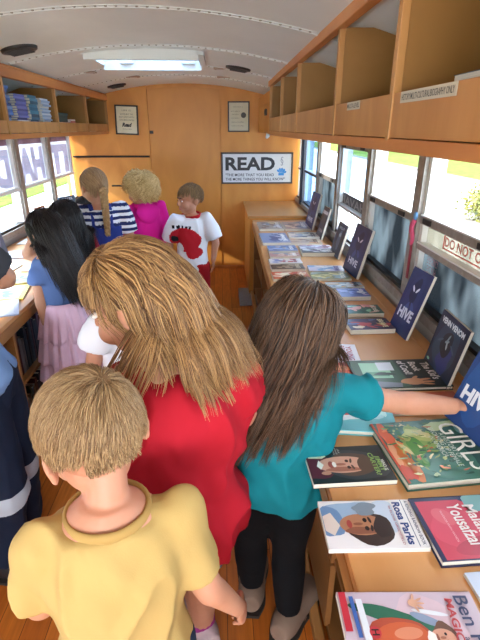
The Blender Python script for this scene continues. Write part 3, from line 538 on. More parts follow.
# --- rows of picture books further back: (x, y, w(along y), h(along x), thickness, angle, cover, palette, title, colour, label)
rows = [
 (.610, 1.755, .115, .185, .022, 2, '#4a3a5e', ['#8a5a7a', '#d8b878', '#6a7ab0', '#c04a50', '#2c2440', '#efe0c8'], 'BRAVE', '#f0e2b8', 'purple comic-style book with many figures, nearest of the pair by the leaning navy book'),
 (.635, 1.925, .105, .160, .022, 0, '#2f5c4a', ['#d98a8a', '#e0a8a0', '#264a3c', '#8ac0a0'], 'ROSE', '#e8e0d0', 'green and pink book just behind the purple comic-style book'),
 (.650, 2.155, .125, .145, .022, 0, '#5a6fc0', ['#8a9ae0', '#b8a8e8', '#4058a8', '#dfe6f8'], 'SKY', '#f0f0ff', 'blue book with lilac clouds in the middle of the right row'),
 (.645, 2.305, .090, .190, .012, 0, '#b9c8d6', ['#e8ecf0', '#6a8ab0', '#d8b080'], 'RIVERS', '#34486a', 'pale grey-blue thin book behind the blue lilac book'),
 (.605, 2.468, .125, .215, .014, -3, '#7a8456', ['#b0a860', '#d8cf90', '#4a5a40', '#90a8a8'], 'FROGS', '#f0ecc8', 'olive and tan book in the right row with a swampy cover'),
 (.610, 2.612, .120, .205, .014, -4, '#c9c4d8', ['#e6e0f0', '#9a90c0', '#7aa0c8', '#f0e8e0'], 'DREAM', '#5a4a90', 'pale lilac book right behind the olive swampy one'),
 (.640, 2.985, .110, .225, .026, -2, '#4a4440', ['#c0b8b0', '#7a6a8a', '#e0dcd8', '#6f7a58'], 'WOLVES', '#f2efe8', 'dark brown book with a white band, alone in its row'),
 (.645, 3.120, .105, .220, .020, -1, '#d3cfd8', ['#b09ab0', '#8a94a8', '#e8e6ea', '#a05a68'], 'PLANTS', '#6a3a58', 'white and mauve book behind the dark brown banded one'),
 (.610, 3.305, .150, .225, .018, -3, '#b9a898', ['#d8c8b8', '#8f7a6a', '#c89a70'], 'DESERT', '#5a3a28', 'tan desert-coloured book in the right row'),
 (.630, 3.530, .190, .230, .016, -3, '#e2e0dc', ['#b0b8c8', '#8a90a0', '#c8c0b0', '#50586a'], 'ARCTIC', '#3a4458', 'white and grey book fourth back by the windows'),
 (.625, 3.890, .300, .205, .020, 0, '#9a8a88', ['#c8b0a0', '#7a8090', '#e0d0c0', '#5a5060'], 'CASTLES', '#f0e8e0', 'brownish mosaic book at the back right of the counter'),
 (.410, 3.900, .300, .200, .020, 0, '#a0948c', ['#6a8aa8', '#d0b890', '#c8c8d0', '#8a6a58'], 'OCEANS', '#f2f2f2', 'tan and blue book at the back left of the counter'),
 (.395, 3.420, .330, .205, .020, 1, '#7f93b8', ['#e0e4ee', '#50689a', '#b8c4dc', '#d8dce8', '#3c4c80'], 'WINTER', '#ffffff', 'blue and white book second from the back on the aisle side'),
 (.412, 3.085, .150, .195, .022, 1, '#5f86b8', ['#d0b8a0', '#90b0d8', '#3a5a88'], 'HARBOR', '#f0f0f0', 'blue landscape book in the aisle-side row, third from the back'),
 (.410, 2.930, .090, .195, .016, 0, '#b98f88', ['#e0c8b8', '#8a9aa8'], 'FARM', '#ffffff', 'pinkish thin book in front of the blue landscape book'),
 (.392, 2.770, .105, .200, .018, 1, '#dedde0', ['#b84a50', '#6a80b8', '#e8e0d0'], 'Trains and Planes', '#8a2838', 'white book with red title in the aisle-side row'),
 (.388, 2.640, .095, .195, .018, 1, '#4c4038', ['#7a6a58', '#a89880', '#2c2420'], 'BEARS', '#d8c8a8', 'dark brown book between the white and the orange books'),
 (.380, 2.470, .130, .200, .018, 1, '#cf5f38', ['#e89a60', '#f0e0c8', '#a83c28', '#e8b890'], 'FOX', '#fff2d8', 'bright orange book nearest on the aisle side, partly hidden by brown hair'),
]
for k, (x, y, w, h, t, a, c, pal, ti, tcq, lab) in enumerate(rows):
    rr = random.Random(k * 7 + 1)
    art = [(rr.choice(pal), B(rr.uniform(-.8, .8), rr.uniform(-.75, .75), rr.uniform(.12, .42), rr.uniform(.1, .34), rr.uniform(0, 3), wob=.22, seed=k * 30 + q)) for q in range(16)]
    e = book(w, h, t, c, lab, art, [(ti, 0, .62, .75, .13, tcq, 0, .04)], group=None); flat(e, x, y, math.radians(a))

# --- books standing against the right windows
def mask_art(c1='#dfe4ee'): return [('#2a3a66', B(0, .1, .8, .7, 0, wob=.12)), ('#1a2446', B(0, .35, .4, .35, 0, wob=.2)), (c1, B(-.2, .42, .16, .05, -.5)), (c1, B(.2, .42, .16, .05, .5)), ('#3c5088', B(-.2, -.2, .3, .1, .6, wob=.2)), ('#3c5088', B(.3, -.1, .25, .08, -.6, wob=.2))]
def sbook(w, h, t, c, lab, art, ti, base, yaw, lean, z=ZT):
    e = book(w, h, t, c, lab, art, ti); e['_h'] = h; stand(e, base, yaw, lean, z)
sbook(.150, .270, .013, '#22325e', 'navy paperback titled HIVE leaning alone by the third window', mask_art(), [('HIVE', 0, -.36, .72, .17, '#cfd6e6', 0, .04)], (.722, 1.70), -84, 17)
sbook(.198, .205, .012, '#1c2c44', 'dark blue book titled VENN VENOM standing behind the green cover', [('#26425a', B(0, 0, .85, .8, 0, wob=.1)), ('#2c3c78', B(.15, -.4, .5, .4, 0, wob=.2)), ('#14202e', B(0, .1, .4, .4, 0, wob=.1)), ('#7f98a0', B(0, .2, .14, .05, .4)), ('#7f98a0', B(.02, .32, .04, .16, -.4)), ('#9fb4b8', B(.05, .08, .05, .14, .3)), ('#3f5a70', B(-.45, .1, .2, .04, .5)), ('#3f5a70', B(.45, .1, .2, .04, -.5)), ('#8fd0b8', B(-.75, -.75, .1, .05))], [('VENN VENOM', 0, .74, .82, .10, '#dfe6ea', 0, .04)], (.728, 1.357), -92, 12)
sbook(.150, .265, .018, '#1f3f78', 'blue book titled HIVE held upright by the teal girl\'s hand', [('#24508c', B(0, 0, .9, .8, 0, wob=.08)), ('#1a3468', B(.2, .5, .5, .4, 0, wob=.2)), ('#16294e', B(.7, .1, .2, .6, 0, wob=.1)), ('#dfe8f4', B(-.1, .6, .2, .05, -.5))], [('HIVE', .02, -.30, .78, .16, '#e6ebf2', 0, .05)], (.650, 1.01), -80, 20, ZT + .0225)
sbook(.235, .275, .018, '#1f2f5a', 'navy book titled HIVE standing at a window behind the leaning one', mask_art(), [('HIVE', 0, -.5, .6, .14, '#cfd6e6', 0, .04)], (.748, 2.54), -86, 14)
sbook(.190, .215, .016, '#39465e', 'slate blue framed-looking book standing between the two navy HIVE books at the far windows', [('#202c40', [(-.85, -.85), (.85, -.85), (.85, .85), (-.85, .85)]), ('#5a6a80', B(0, 0, .4, .5, 0, wob=.2)), ('#a8b4c0', B(0, .3, .25, .1, 0, wob=.2))], [('NIGHT', 0, .7, .6, .08, '#c8d0d8')], (.748, 2.94), -88, 14)
sbook(.170, .235, .016, '#2b3040', 'dark book with a pale band standing beside the farthest navy book', [('#454a5a', B(0, 0, .7, .6, 0, wob=.15)), ('#b8bcc8', [(-.8, .55), (.8, .55), (.8, .75), (-.8, .75)])], [('GRIM', 0, -.5, .6, .1, '#b8a8a8')], (.752, 3.48), -88, 14)
sbook(.230, .290, .018, '#20386a', 'navy book titled HIVE standing farthest back at the corner window', mask_art(), [('HIVE', 0, -.5, .6, .13, '#d6dcea', 0, .04)], (.745, 3.87), -86, 12)

# --- left counter: bright thin readers
lefts = [
 (-1.06, 2.03, .26, .22, 22, '#c6d2ee', ['#dfe6f6', '#a8b8e0'], 'pale lilac-blue thin book at the near corner of the left counter'),
 (-1.12, 2.26, .28, .24, 12, '#f0dc5a', ['#cfe8f0', '#e8f4f8', '#8fbcd0', '#e07a5a'], 'yellow bordered thin book with a pale blue picture on the left counter'),
 (-1.10, 2.52, .24, .24, 18, '#e8d860', ['#d8ecc0', '#bfe0a8', '#f4f4d0', '#6aa88a'], 'yellow and pale green thin book in the middle of the left counter'),
 (-1.34, 2.42, .26, .22, 8, '#f2e9b0', ['#f8f8ec', '#e0d8a0', '#b8d0b0'], 'cream and pale yellow book nearer the left windows'),
 (-1.34, 2.72, .22, .22, -5, '#cfe4ea', ['#f2f8fa', '#a8ccd8', '#e8e0a0'], 'pale aqua book beside the long black-haired girl\'s elbow'),
 (-1.10, 2.76, .20, .20, 14, '#e6eedc', ['#c8dcb8', '#f4f0c8'], 'pale green booklet under the long black-haired girl\'s arm'),
 (-1.36, 3.05, .22, .20, 4, '#e9e6f0', ['#c8c0e0', '#f8f4fa'], 'white and lavender booklet behind the pale aqua book'),
 (-1.15, 3.22, .22, .22, 10, '#f0e070', ['#f8f4c0', '#e8c850'], 'bright yellow booklet in front of the striped-shirt girl'),
 (-1.38, 3.44, .22, .20, 0, '#dfe8ee', ['#f4f8fa', '#b8c8d8'], 'whitish booklet far along the left counter near the window'),
 (-1.12, 3.52, .2, .2, 6, '#e8b8c0', ['#f8e0e4', '#d890a0'], 'pink booklet far along the left counter'),
 (-1.20, 3.80, .2, .2, 3, '#f2e2a0', ['#fff8d8', '#d8c070'], 'pale yellow booklet at the far end of the left counter'),
 (-1.30, 1.98, .24, .22, 10, '#dce6d0', ['#f0f4e8', '#a8c098'], 'pale sage thin book beside the lilac-blue one on the left counter'),
 (-1.22, 4.12, .22, .2, -4, '#cfd8ee', ['#f0f4fc', '#98a8d0'], 'pale blue booklet last on the left counter by the back wall'),
]
for k, (x, y, w, h, a, c, pal, lab) in enumerate(lefts):
    rr = random.Random(k * 11 + 5)
    e = book(w * .85, h, .006, c, lab, [(pal[0], [(-.85, -.8), (.85, -.8), (.85, .8), (-.85, .8)])] + [(rr.choice(pal), B(rr.uniform(-.55, .55), rr.uniform(-.5, .5), rr.uniform(.1, .3), rr.uniform(.1, .24), rr.uniform(0, 3), wob=.25, seed=k * 20 + q)) for q in range(7)], [('Reading', 0, .68, .5, .07, '#6a80a0')])
    e.location = (x, y, ZT); e.rotation_euler = (0, 0, math.radians(a) + PI / 2)
for (x, y, w, h, yaw, c, pal, lab) in [
 (-1.30, 2.42, .20, .22, 62, '#20304e', ['#4a80c0', '#7ab0e0', '#2a4a88', '#18243c'], 'dark book with a bright blue creature picture standing by the grey-sleeved person\'s arm'),
 (-1.44, 2.98, .16, .19, 78, '#5c5a66', ['#c8a088', '#8a7a8a', '#3a4458'], 'small greyish book standing at the left window above the black-haired girl'),
 (-1.45, 3.88, .14, .19, 80, '#a0603f', ['#d89a70', '#603828', '#e0b090'], 'reddish tan book standing at the left window behind the dark-haired child'),
 (-1.40, 4.42, .20, .20, 62, '#27374f', ['#6a90c0', '#a0b8d8', '#18243a'], 'navy picture book standing farthest back on the left counter')]:
    rr = random.Random(int(y * 10)); e = book(w, h, .014, c, lab, [(rr.choice(pal), B(rr.uniform(-.4, .4), rr.uniform(-.5, .5), rr.uniform(.15, .4), rr.uniform(.1, .3), rr.uniform(0, 3), wob=.3, seed=q + 5)) for q in range(9)], [('TALES', 0, .75, .6, .1, '#d8dce8')])
    e['_h'] = h; stand(e, (x, y), yaw, 12)

# --- stacks in the left overhead shelf: every book its own object
def stack(x, y0, n, w, d, t, cols, zb, labs, group, jitter=.006, seed=0, lean=0):
    rr = random.Random(seed); z = zb
    for i in range(n):
        tt = t * rr.uniform(.8, 1.2); c = cols[i % len(cols)] if seed != 9 else rr.choice(cols)
        e = empty('book', (x + rr.uniform(-jitter, jitter) + lean * (z - zb), y0 + rr.uniform(-jitter, jitter), z), (0, 0, rr.uniform(-.03, .03)), labs, 'book', group)
        b = MB(); b.box((-d / 2, -w / 2, 0), (d / 2, w / 2, .0012)); b.box((-d / 2, -w / 2, tt - .0012), (d / 2, w / 2, tt)); b.box((-d / 2, -w / 2, 0), (-d / 2 + .0012, w / 2, tt)) if rr.random() < .12 else b.box((d / 2 - .0012, -w / 2, 0), (d / 2, w / 2, tt))
        b.obj('cover', e, cmat(c, .4)); b = MB(); b.box((-d / 2 + .0015, -w / 2 + .001, .0012), (d / 2 - .0015, w / 2 - .001, tt - .0012)); b.obj('pages', e, M_PAGE); z += tt + .0006
    return z
zs = 1.4655
stack(-1.27, 2.86, 17, .13, .19, .0145, ['#4a6fb0', '#7ea0d0', '#3a5a98', '#5f86c4'], zs, 'blue paperback in the tall leaning stack at the near end of the left shelf', 'blue paperbacks in the near stack', .010, 1, -.03)
stack(-1.265, 3.05, 17, .16, .19, .0118, ['#5a64a8', '#6a74b8', '#48528e', '#7a82c0'], zs, 'indigo thin paperback in the second stack on the left shelf', 'indigo paperbacks in the second stack', .006, 2)
stack(-1.265, 3.245, 13, .14, .19, .0165, ['#2f6a80', '#3a7a90', '#28586c', '#4a8aa0'], zs, 'teal paperback in the third stack on the left shelf', 'teal paperbacks in the third stack', .006, 3)
stack(-1.255, 3.44, 19, .16, .19, .0112, ['#b8c8d4', '#98b0c4', '#d0d8dc', '#8aa4bc'], zs, 'pale grey-blue booklet in the fourth stack on the left shelf', 'pale booklets in the fourth stack', .009, 4)
stack(-1.27, 3.84, 6, .18, .18, .011, ['#c8ccd4', '#a8b0bc', '#e0dcd4', '#b8a8b4'], zs, 'pale booklet under the dark box in the second left cubby', 'pale booklets in the second left cubby', .008, 5)
stack(-1.26, 4.08, 8, .13, .17, .011, ['#d06a74', '#e8a0a4', '#c8505c', '#e8d8d4'], zs, 'pink booklet in the small pile of the second left cubby', 'pink booklets in the second left cubby', .008, 6)
stack(-1.27, 4.70, 2, .25, .18, .007, ['#d8d0c0', '#c0b8a8'], zs, 'cream booklet lying flat in the last left cubby', 'cream booklets in the last left cubby', .006, 7)
e = empty('storage_box', (-1.27, 3.84, zs + .077), label='dark green box lying on the pale booklets in the left shelf', cat='box')
b = MB(); b.box((-.09, -.12, 0), (.09, .12, .05)); bevel(b.obj('box_body', e, mat('box_green', '#2f4a4a', .5)), .003); b = MB(); b.box((-.093, -.123, .045), (.093, .123, .062)); bevel(b.obj('lid', e, mat('box_lid', '#3f6060', .5)), .003)
zs = 1.4715
stack(.50, 2.00, 5, .17, .15, .022, ['#4a6a84', '#c8ccc4', '#8a98a4', '#d8c8a0', '#37495c'], zs + .0, 'book in the small mixed pile of the right shelf cubby', 'mixed pile in the right shelf cubby', .01, 8)
stack(.50, 2.30, 2, .3, .15, .012, ['#d8c8bc', '#b8a89c'], zs, 'pale booklet lying flat in the right shelf cubby', 'pale booklets in the right cubby', .01, 10)
stack(.50, .86, 7, .14, .15, .016, ['#3a4048', '#7a5a58', '#505a70'], zs, 'dark book piled in the nearest right cubby', 'dark books in the nearest right cubby', .006, 12)
for i, (y, z) in enumerate([(1.72, 0), (1.0, 0)]): pass

# --- books stored on the shelves under the left counter, each its own object
rr = random.Random(77); palS = ['#3a3f4c', '#5a3030', '#2f4438', '#7a6a58', '#8a8f98', '#25304a', '#6a4a5a', '#b0aca0', '#40566a', '#8a4a38']
for bay, (ya, yb) in enumerate([(1.15, 1.95), (2.0, 2.87), (2.93, 3.78)]):
    for lev, z in enumerate((.0485, .3585)):
        y = ya + .02; k = 0
        while y < yb - .05:
            t = rr.uniform(.012, .03); hh = rr.uniform(.17, .25); dd = rr.uniform(.17, .24); c = rr.choice(palS)
            e = empty('book', (-1.0 - dd / 2, y + t / 2, z), (0, 0, rr.uniform(-.02, .02)), 'thin book filed upright on the ' + ('lower' if lev == 0 else 'upper') + ' shelf under the left counter, ' + ['nearest', 'middle', 'far'][bay] + ' bay', 'book', 'books filed under the left counter, ' + ('lower ' if lev == 0 else 'upper ') + ['nearest', 'middle', 'far'][bay] + ' bay')
            b = MB(); b.box((-dd / 2, -t / 2, 0), (dd / 2, -t / 2 + .0012, hh)); b.box((-dd / 2, t / 2 - .0012, 0), (dd / 2, t / 2, hh)); b.box((dd / 2 - .0012, -t / 2, 0), (dd / 2, t / 2, hh)); b.obj('cover', e, cmat(c, .45))
            b = MB(); b.box((-dd / 2 + .001, -t / 2 + .0013, .001), (dd / 2 - .0015, t / 2 - .0013, hh - .002)); b.obj('pages', e, M_PAGE)
            y += t + rr.uniform(.001, .012); k += 1

# --- tag hanging on the window pillar
e = empty('hanging_tag', (.812, 1.92, 1.14), label='pink and red strap hanging on the pillar between two right windows', cat='strap')
b = MB(); b.ell((0, 0, .02), (.008, .016, .018), nu=12, nv=8); b.obj('blue_button', e, mat('button_blue', '#6a9ac8', .4), True)
b = MB(); b.loft([(0, 0, .005), (-.006, .012, -.03), (-.004, -.008, -.07), (-.002, .004, -.10)], [.016, .02, .018, .008], [.006] * 4, side=(0, 1, 0), sub=4, n=10); b.obj('pink_bow', e, mat('strap_pink', '#d8587e', .5), True)
b = MB(); b.box((-.003, -.009, -.25), (0.001, .009, -.08)); b.obj('red_band', e, mat('strap_red', '#8f2f3c', .6))

# ------------------------------------------------------------------ outside
GZ = -0.85
b = MB(); b.box((-60, -40, GZ - .2), (80, 90, GZ)); o = b.obj('ground', m=mat('concrete', '#b5b2aa', .85, '#c0bdb4', .6, spec=0)); struct(o, 'pale sunlit concrete lot around the bus')
M_GRASS = mat('lawn', '#44592a', .95, '#626c34', 3, bump=.6, bscale=30, spec=0)
def ylawn(name, pts, z1, m): 
    b = MB(); b.prism(pts, GZ, z1); return struct(b.obj(name, m=m))
ylawn('lawn_right', [(12, -10), (60, -10), (60, 90), (12, 90)], GZ + .06, M_GRASS)['label'] = 'green lawn strip beyond the lot on the right'
ylawn('kerb_right', [(11.7, -10), (12, -10), (12, 90), (11.7, 90)], GZ + .12, mat('kerb', '#6c6860', .9, spec=0))
ylawn('road_right', [(26, -10), (38, -10), (38, 90), (26, 90)], GZ + .075, mat('asphalt', '#56565a', .9, spec=0))
ylawn('lawn_left', [(-50, -10), (-7, -10), (-7, 60), (-50, 60)], GZ + .06, M_GRASS)['label'] = 'green lawn beyond the lot on the left'
def leafy(name, x, y, h, r, lab, cat, trunk=True, n=900, c1='#4f7a34', c2='#86a850', seed=0, leaf=.12):
    rr = random.Random(seed); e = empty(name, (x, y, GZ), label=lab, cat=cat)
    if trunk:
        b = MB(); b.loft([(0, 0, 0), (.05, 0, h * .35), (0, .1, h * .7)], [.22, .16, .08], n=10, sub=4)
        for k in range(5):
            a = k * 1.3; b.loft([(0, 0, h * .4), (math.cos(a) * r * .5, math.sin(a) * r * .5, h * .7)], [.08, .03], n=6)
        b.obj('trunk', e, mat('bark', '#5a4636', .9), True)
    b = MB(); cz = h - r * .8 if trunk else h * .5
    for k in range(n):
        d = vn([rr.gauss(0, 1) for _ in range(3)]); q = rr.random() ** .4 * r * (1 + .25 * math.sin(d[0] * 5 + seed) * math.sin(d[1] * 4)); p = np.array([0, 0, cz]) + d * q * np.array([1, 1, .8 if trunk else h / r * .5])
        if p[2] < 0.02: p[2] = .02 + rr.random() * .1
        u = vn([rr.gauss(0, 1) for _ in range(3)]); v = vn(np.cross(u, d)); L = leaf * rr.uniform(.6, 1.4)
        b.add([p - u * L, p + v * L * .5, p + u * L, p - v * L * .5], [(0, 1, 2, 3)])
    b.obj('foliage', e, mat('leaf_' + c1.strip('#'), c1, .6, c2, 2)); return e
leafy('shade_tree', 21, 50, 7, 3.2, 'leafy tree casting shade on the lot beyond the middle right windows', 'tree', n=1600, leaf=.3)
leafy('shade_tree', 7.0, 46, 6.5, 2.6, 'leafy tree nearer the back right windows', 'tree', n=1600, seed=3, leaf=.28)
leafy('shade_tree', 24, 62, 8, 4, 'distant tree past the lawn on the right', 'tree', n=1200, seed=4, leaf=.4)
leafy('flowering_bush', 6.9, 12.1, 1.1, .62, 'yellow-green bush at the edge of the lot outside the nearest right window', 'bush', False, 1800, '#4e5a20', '#8a7e30', 5, .05)
leafy('shade_tree', -16, 18, 7, 3.4, 'leafy tree outside the left windows', 'tree', n=1600, seed=6, leaf=.3)
b = MB(); b.prism([(5.3, 10.2), (8.6, 10.6), (8.6, 14.6), (6.2, 14.0)], GZ, GZ + .08); struct(b.obj('planting_bed', m=mat('mulch', '#5c5046', .95, '#8a7c6c', 8, bump=.8, bscale=60)), 'rocky planting bed under the yellow-green bush')

# ------------------------------------------------------------------ people
M_SKIN = mat('skin_fair', '#bb8063', .55, '#c48c70', 14, sss=.12)
M_SKIN2 = mat('skin_tan', '#c08a6c', .5, '#c99678', 14, sss=.12)
def rotm(yaw, pitch, roll):   # yaw: left positive (deg) from +Y, pitch: down positive, roll
    return np.array(Matrix.Rotation(math.radians(yaw), 3, 'Z') @ Matrix.Rotation(-math.radians(pitch), 3, 'X') @ Matrix.Rotation(math.radians(roll), 3, 'Y'))
A = lambda *v: np.array(v, float)
def pose(x, y, h, yaw, lean=0, leanside=0, **kw):
    """default standing child of height h facing yaw (deg left of +Y); returns world joints"""
    c, s = math.cos(math.radians(yaw)), math.sin(math.radians(yaw)); f = A(-s, c, 0); r = A(c, s, 0); up = A(0, 0, 1)
    b0 = A(x, y, 0); J = {'h': h, 'f': f, 'r': r, 'base': b0}
    L = math.radians(lean); LS = math.radians(leanside)
    hipc = b0 + up * .50 * h
    td = vn(up * math.cos(L) + f * math.sin(L) + r * math.sin(LS)); tf = vn(f - td * np.dot(f, td))
    J['td'], J['tf'] = td, tf
    J['pel'] = hipc; J['waist'] = hipc + td * .10 * h; J['chest'] = hipc + td * .22 * h; J['neck'] = hipc + td * .325 * h
    J['head'] = J['neck'] + td * .095 * h + f * .01 * h
    for k, sg in (('R', 1), ('L', -1)):
        J['sh' + k] = hipc + td * .295 * h + r * sg * .108 * h
        J['el' + k] = J['sh' + k] - up * .165 * h + r * sg * .03 * h; J['wr' + k] = J['el' + k] - up * .13 * h + f * .03 * h
        J['hip' + k] = hipc + r * sg * .045 * h - up * .01 * h; J['kn' + k] = b0 + r * sg * .055 * h + up * .27 * h + f * .01 * h; J['an' + k] = b0 + r * sg * .06 * h + up * .045 * h - f * .01 * h
        J['foot' + k] = f
        J['hand' + k] = (None)
    J['hs'] = .19 * h / .215; J['hr'] = (yaw, 0, 0)
    J.update(kw); return J
def torso_rings(J, infl=0.0, lo=-.04, girth=1.0, hi=1.0, flare=0.0):
    h = J['h']; P = [J['pel'] + (J['pel'] - J['waist']) * (-lo) * 4, J['pel'], J['waist'], J['chest'], J['chest'] * .35 + J['neck'] * .65, J['neck'] * .97 + J['chest'] * .03]
    hipax = vn(J['hipR'] - J['hipL']); shax = vn(J['shR'] - J['shL'])
    ra = np.array([.092, .094, .082, .096, .080, .034]) * h * girth; rb = np.array([.066, .068, .058, .066, .055, .036]) * h * girth
    ra[:5] += infl; rb[:5] += infl; ra[5] += infl * .5; rb[5] += infl * .5; ra[:2] += flare; rb[:2] += flare
    sd_ = [hipax, hipax, hipax * .5 + shax * .5, shax, shax, shax]
    return P, ra, rb, sd_
def hand(b, wr, d, n, s=1.0, curl=.5, thumb=1, spread=1.0):
    """wr wrist, d direction of the fingers, n palm normal (palm side), s scale"""
    d = vn(d); n = vn(n - d * np.dot(n, d)); sx = np.cross(d, n) * thumb   # thumb side
    pc = wr + d * .036 * s
    b.ell(pc, (.031 * s, .040 * s, .0125 * s), R=np.array([sx, d, n]).T)
    b.loft([wr - d * .015 * s, wr + d * .02 * s], [.019 * s, .022 * s], [.014 * s, .013 * s], side=sx, n=12)
    for k, (off, L) in enumerate(((.021, .058), (.007, .066), (-.007, .061), (-.020, .048))):
        p = wr + d * (.062 - abs(k - 1.3) * .003) * s + sx * off * s; q = [p - d * .02 * s]; a = .15; dd = vn(d + sx * off * 5 * spread)
        q.append(p)
        for m_ in range(3):
            a += curl * (.55 + .1 * k); p = p + (dd * math.cos(a) + n * math.sin(a)) * L * s * (.42, .32, .26)[m_]; q.append(p)
        b.loft(q, [.0075 * s, .0082 * s, .0075 * s, .0068 * s, .0052 * s], side=sx, n=8, sub=2)
    p = wr + d * .018 * s + sx * .022 * s; q = [p - sx * .012 * s, p]; 
    p2 = p + (d * .7 + sx * .75 + n * .25) * .026 * s; p3 = p2 + (d * .9 + sx * .25 + n * .45 * (1 + curl)) * .024 * s
    b.loft([p - sx * .012 * s, p, p2, p3], [.010 * s, .0105 * s, .0088 * s, .0065 * s], side=n, n=8, sub=2)
def hand_default(J, k): 
    d = vn(J['wr' + k] - J['el' + k]); sg = 1 if k == 'R' else -1
    return d, -J['r'] * sg
def build_person(name, J, label, skin, clothes, vox=.006, face=True, eyes='#4a3224', brow='#6a4a30', hands=True, earvis=True, girth=1.0):
    h = J['h']; base = J['base']; e = empty(name, tuple(base), label=label, cat='person'); J['root'] = e
    b = MB(); P, ra, rb, sd_ = torso_rings(J, girth=girth); b.loft(P, ra, rb, sd_, n=20, sub=4)
    for k in 'LR':
        hp, kn, an = J['hip' + k], J['kn' + k], J['an' + k]; cf = kn * .65 + an * .35 - J['f'] * .006 * h
        b.loft([hp + A(0, 0, .02 * h), hp * .5 + kn * .5, kn, cf, an, an - A(0, 0, .02 * h)], np.array([.056, .050, .036, .035, .023, .024]) * h * (girth * .5 + .5), side=J['r'], n=14, sub=3)
        ff = vn(J['foot' + k]); a0 = an * 1; b.loft([a0 - ff * .03 * h + A(0, 0, -.02 * h), a0 + ff * .02 * h + A(0, 0, -.018 * h), a0 + ff * .07 * h + A(0, 0, -.03 * h), a0 + ff * .105 * h + A(0, 0, -.034 * h)], np.array([.02, .025, .028, .018]) * h, np.array([.018, .02, .014, .009]) * h, side=np.cross(ff, A(0, 0, 1)), n=12, sub=2)
        sh, el, wr = J['sh' + k], J['el' + k], J['wr' + k]
        b.ell(sh, (.029 * h,) * 3); b.loft([J['neck'] * .5 + sh * .5 - J['td'] * .028 * h, sh], [.029 * h, .028 * h], side=J['tf'], n=12)
        b.loft([sh, sh * .5 + el * .5, el, el * .72 + wr * .28, wr], np.array([.029, .0255, .0222, .0225, .0155]) * h * (girth * .4 + .6) * np.array([1, 1, 1.1, J.get('armg', 1), J.get('armg', 1)]), side=J['tf'], n=14, sub=4)
        if hands:
            hd = J['hand' + k]; d, n = (hd[0], hd[1]) if hd else hand_default(J, k)
            hand(b, wr, A(*d), A(*n), h / 1.2 * .82 * (hd[4] if hd and len(hd) > 4 else 1), (hd[2] if hd else .45), (hd[3] if hd and len(hd) > 3 else 1))
    hc, s = J['head'], J['hs']; R = rotm(*J['hr'])
    T = lambda *p: hc + R @ (A(*p) * s)
    b.loft([J['neck'] - J['td'] * .03 * h, J['neck'] * .5 + T(0, -.012, -.07) * .5, T(0, -.012, -.045)], np.array([.034, .0275, .030]) * h, side=J['r'], n=16, sub=2)
    b.ell(T(0, -.012, .022), (.074 * s, .090 * s, .082 * s), R=R, nu=24, nv=16); b.ell(T(0, .022, -.030), (.060 * s, .064 * s, .072 * s), R=R, nu=24, nv=16)
    b.ell(T(0, .045, -.078), (.030 * s, .032 * s, .026 * s), R=R); 
    for sg in (-1, 1):
        b.ell(T(sg * .034, .050, -.042), (.028 * s, .030 * s, .028 * s), R=R); b.ell(T(sg * .026, .078, .016), (.022 * s, .009 * s, .006 * s), R=R)
        Re = R @ np.array(Matrix.Rotation(sg * .35, 3, 'Z') @ Matrix.Rotation(-.15, 3, 'X')); b.ell(T(sg * .076, -.012, -.018), (.0075 * s, .018 * s, .027 * s), R=Re); b.ell(T(sg * .080, -.018, -.010), (.0065 * s, .016 * s, .020 * s), R=Re)
    b.loft([T(0, .082, .008), T(0, .092, -.012), T(0, .100, -.026), T(0, .086, -.036)], np.array([.006, .009, .013, .010]) * s, np.array([.006, .008, .009, .006]) * s, side=R[:, 0], n=10, sub=2)
    b.ell(T(0, .080, -.058), (.021 * s, .010 * s, .006 * s), R=R); b.ell(T(0, .078, -.068), (.017 * s, .010 * s, .006 * s), R=R)
    o = b.obj('body', e, skin, origin=base); remesh(o, vox, 3, .5)
    if face:
        for sg in (-1, 1):
            b = MB(); ec = T(sg * .029, .0775, -.004); b.ell(ec, (.0105 * s, .0070 * s, .0062 * s), mat('eye_white', '#ece8e4', .25), R=R, nu=14, nv=10); b.ell(T(sg * .029, .083, -.004), (.0058 * s, .0028 * s, .0058 * s), mat('iris_' + eyes.strip('#'), eyes, .2), R=R, nu=12, nv=8); b.ell(T(sg * .029, .0852, -.004), (.0026 * s, .0013 * s, .0026 * s), M_BLACK, R=R, nu=8, nv=6)
            b.obj('eye', e, smooth_=True, origin=base)
            b = MB(); b.loft([T(sg * .012, .086, .014), T(sg * .028, .085, .020), T(sg * .044, .072, .015)], np.array([.003, .0036, .0018]) * s, side=R[:, 2], n=8, sub=3); b.obj('eyebrow', e, mat('brow_' + brow.strip('#'), brow, .7), True, base)
        b = MB(); b.loft([T(-.020, .081, -.063), T(-.008, .0885, -.060), T(.008, .0885, -.060), T(.020, .081, -.063)], np.array([.002, .0042, .0042, .002]) * s, side=R[:, 2], n=8, sub=3); b.obj('lips', e, mat('lips', '#b8605a', .4), True, base)
    return e
def wrinkle(o, amp, freq=9, st=(1, 1, .45), seed=0, base=(0, 0, 0)):
    me = o.data; n = len(me.vertices); co = np.zeros(n * 3); me.vertices.foreach_get('co', co); co = co.reshape(-1, 3); no = np.zeros(n * 3); me.vertices.foreach_get('normal', no); no = no.reshape(-1, 3)
    S_ = A(*st) * freq; k = 0
    d = np.array([noise.noise(Vector((p[0] * S_[0] + seed, p[1] * S_[1], p[2] * S_[2]))) for p in co]); d2 = np.array([noise.noise(Vector((p[0] * S_[0] * 2.3 + 7 + p[2] * 9, p[1] * S_[1] * 2.3 + seed, p[2] * S_[2] * 2.3))) for p in co])
    rg = np.clip(1 - np.abs(d) * 3.2, 0, 1) ** 1.5; r = rg * amp * 1.2 + d2 * amp * .9 - amp * .3
    co = co + no * r[:, None]; me.vertices.foreach_set('co', co.ravel()); me.update()
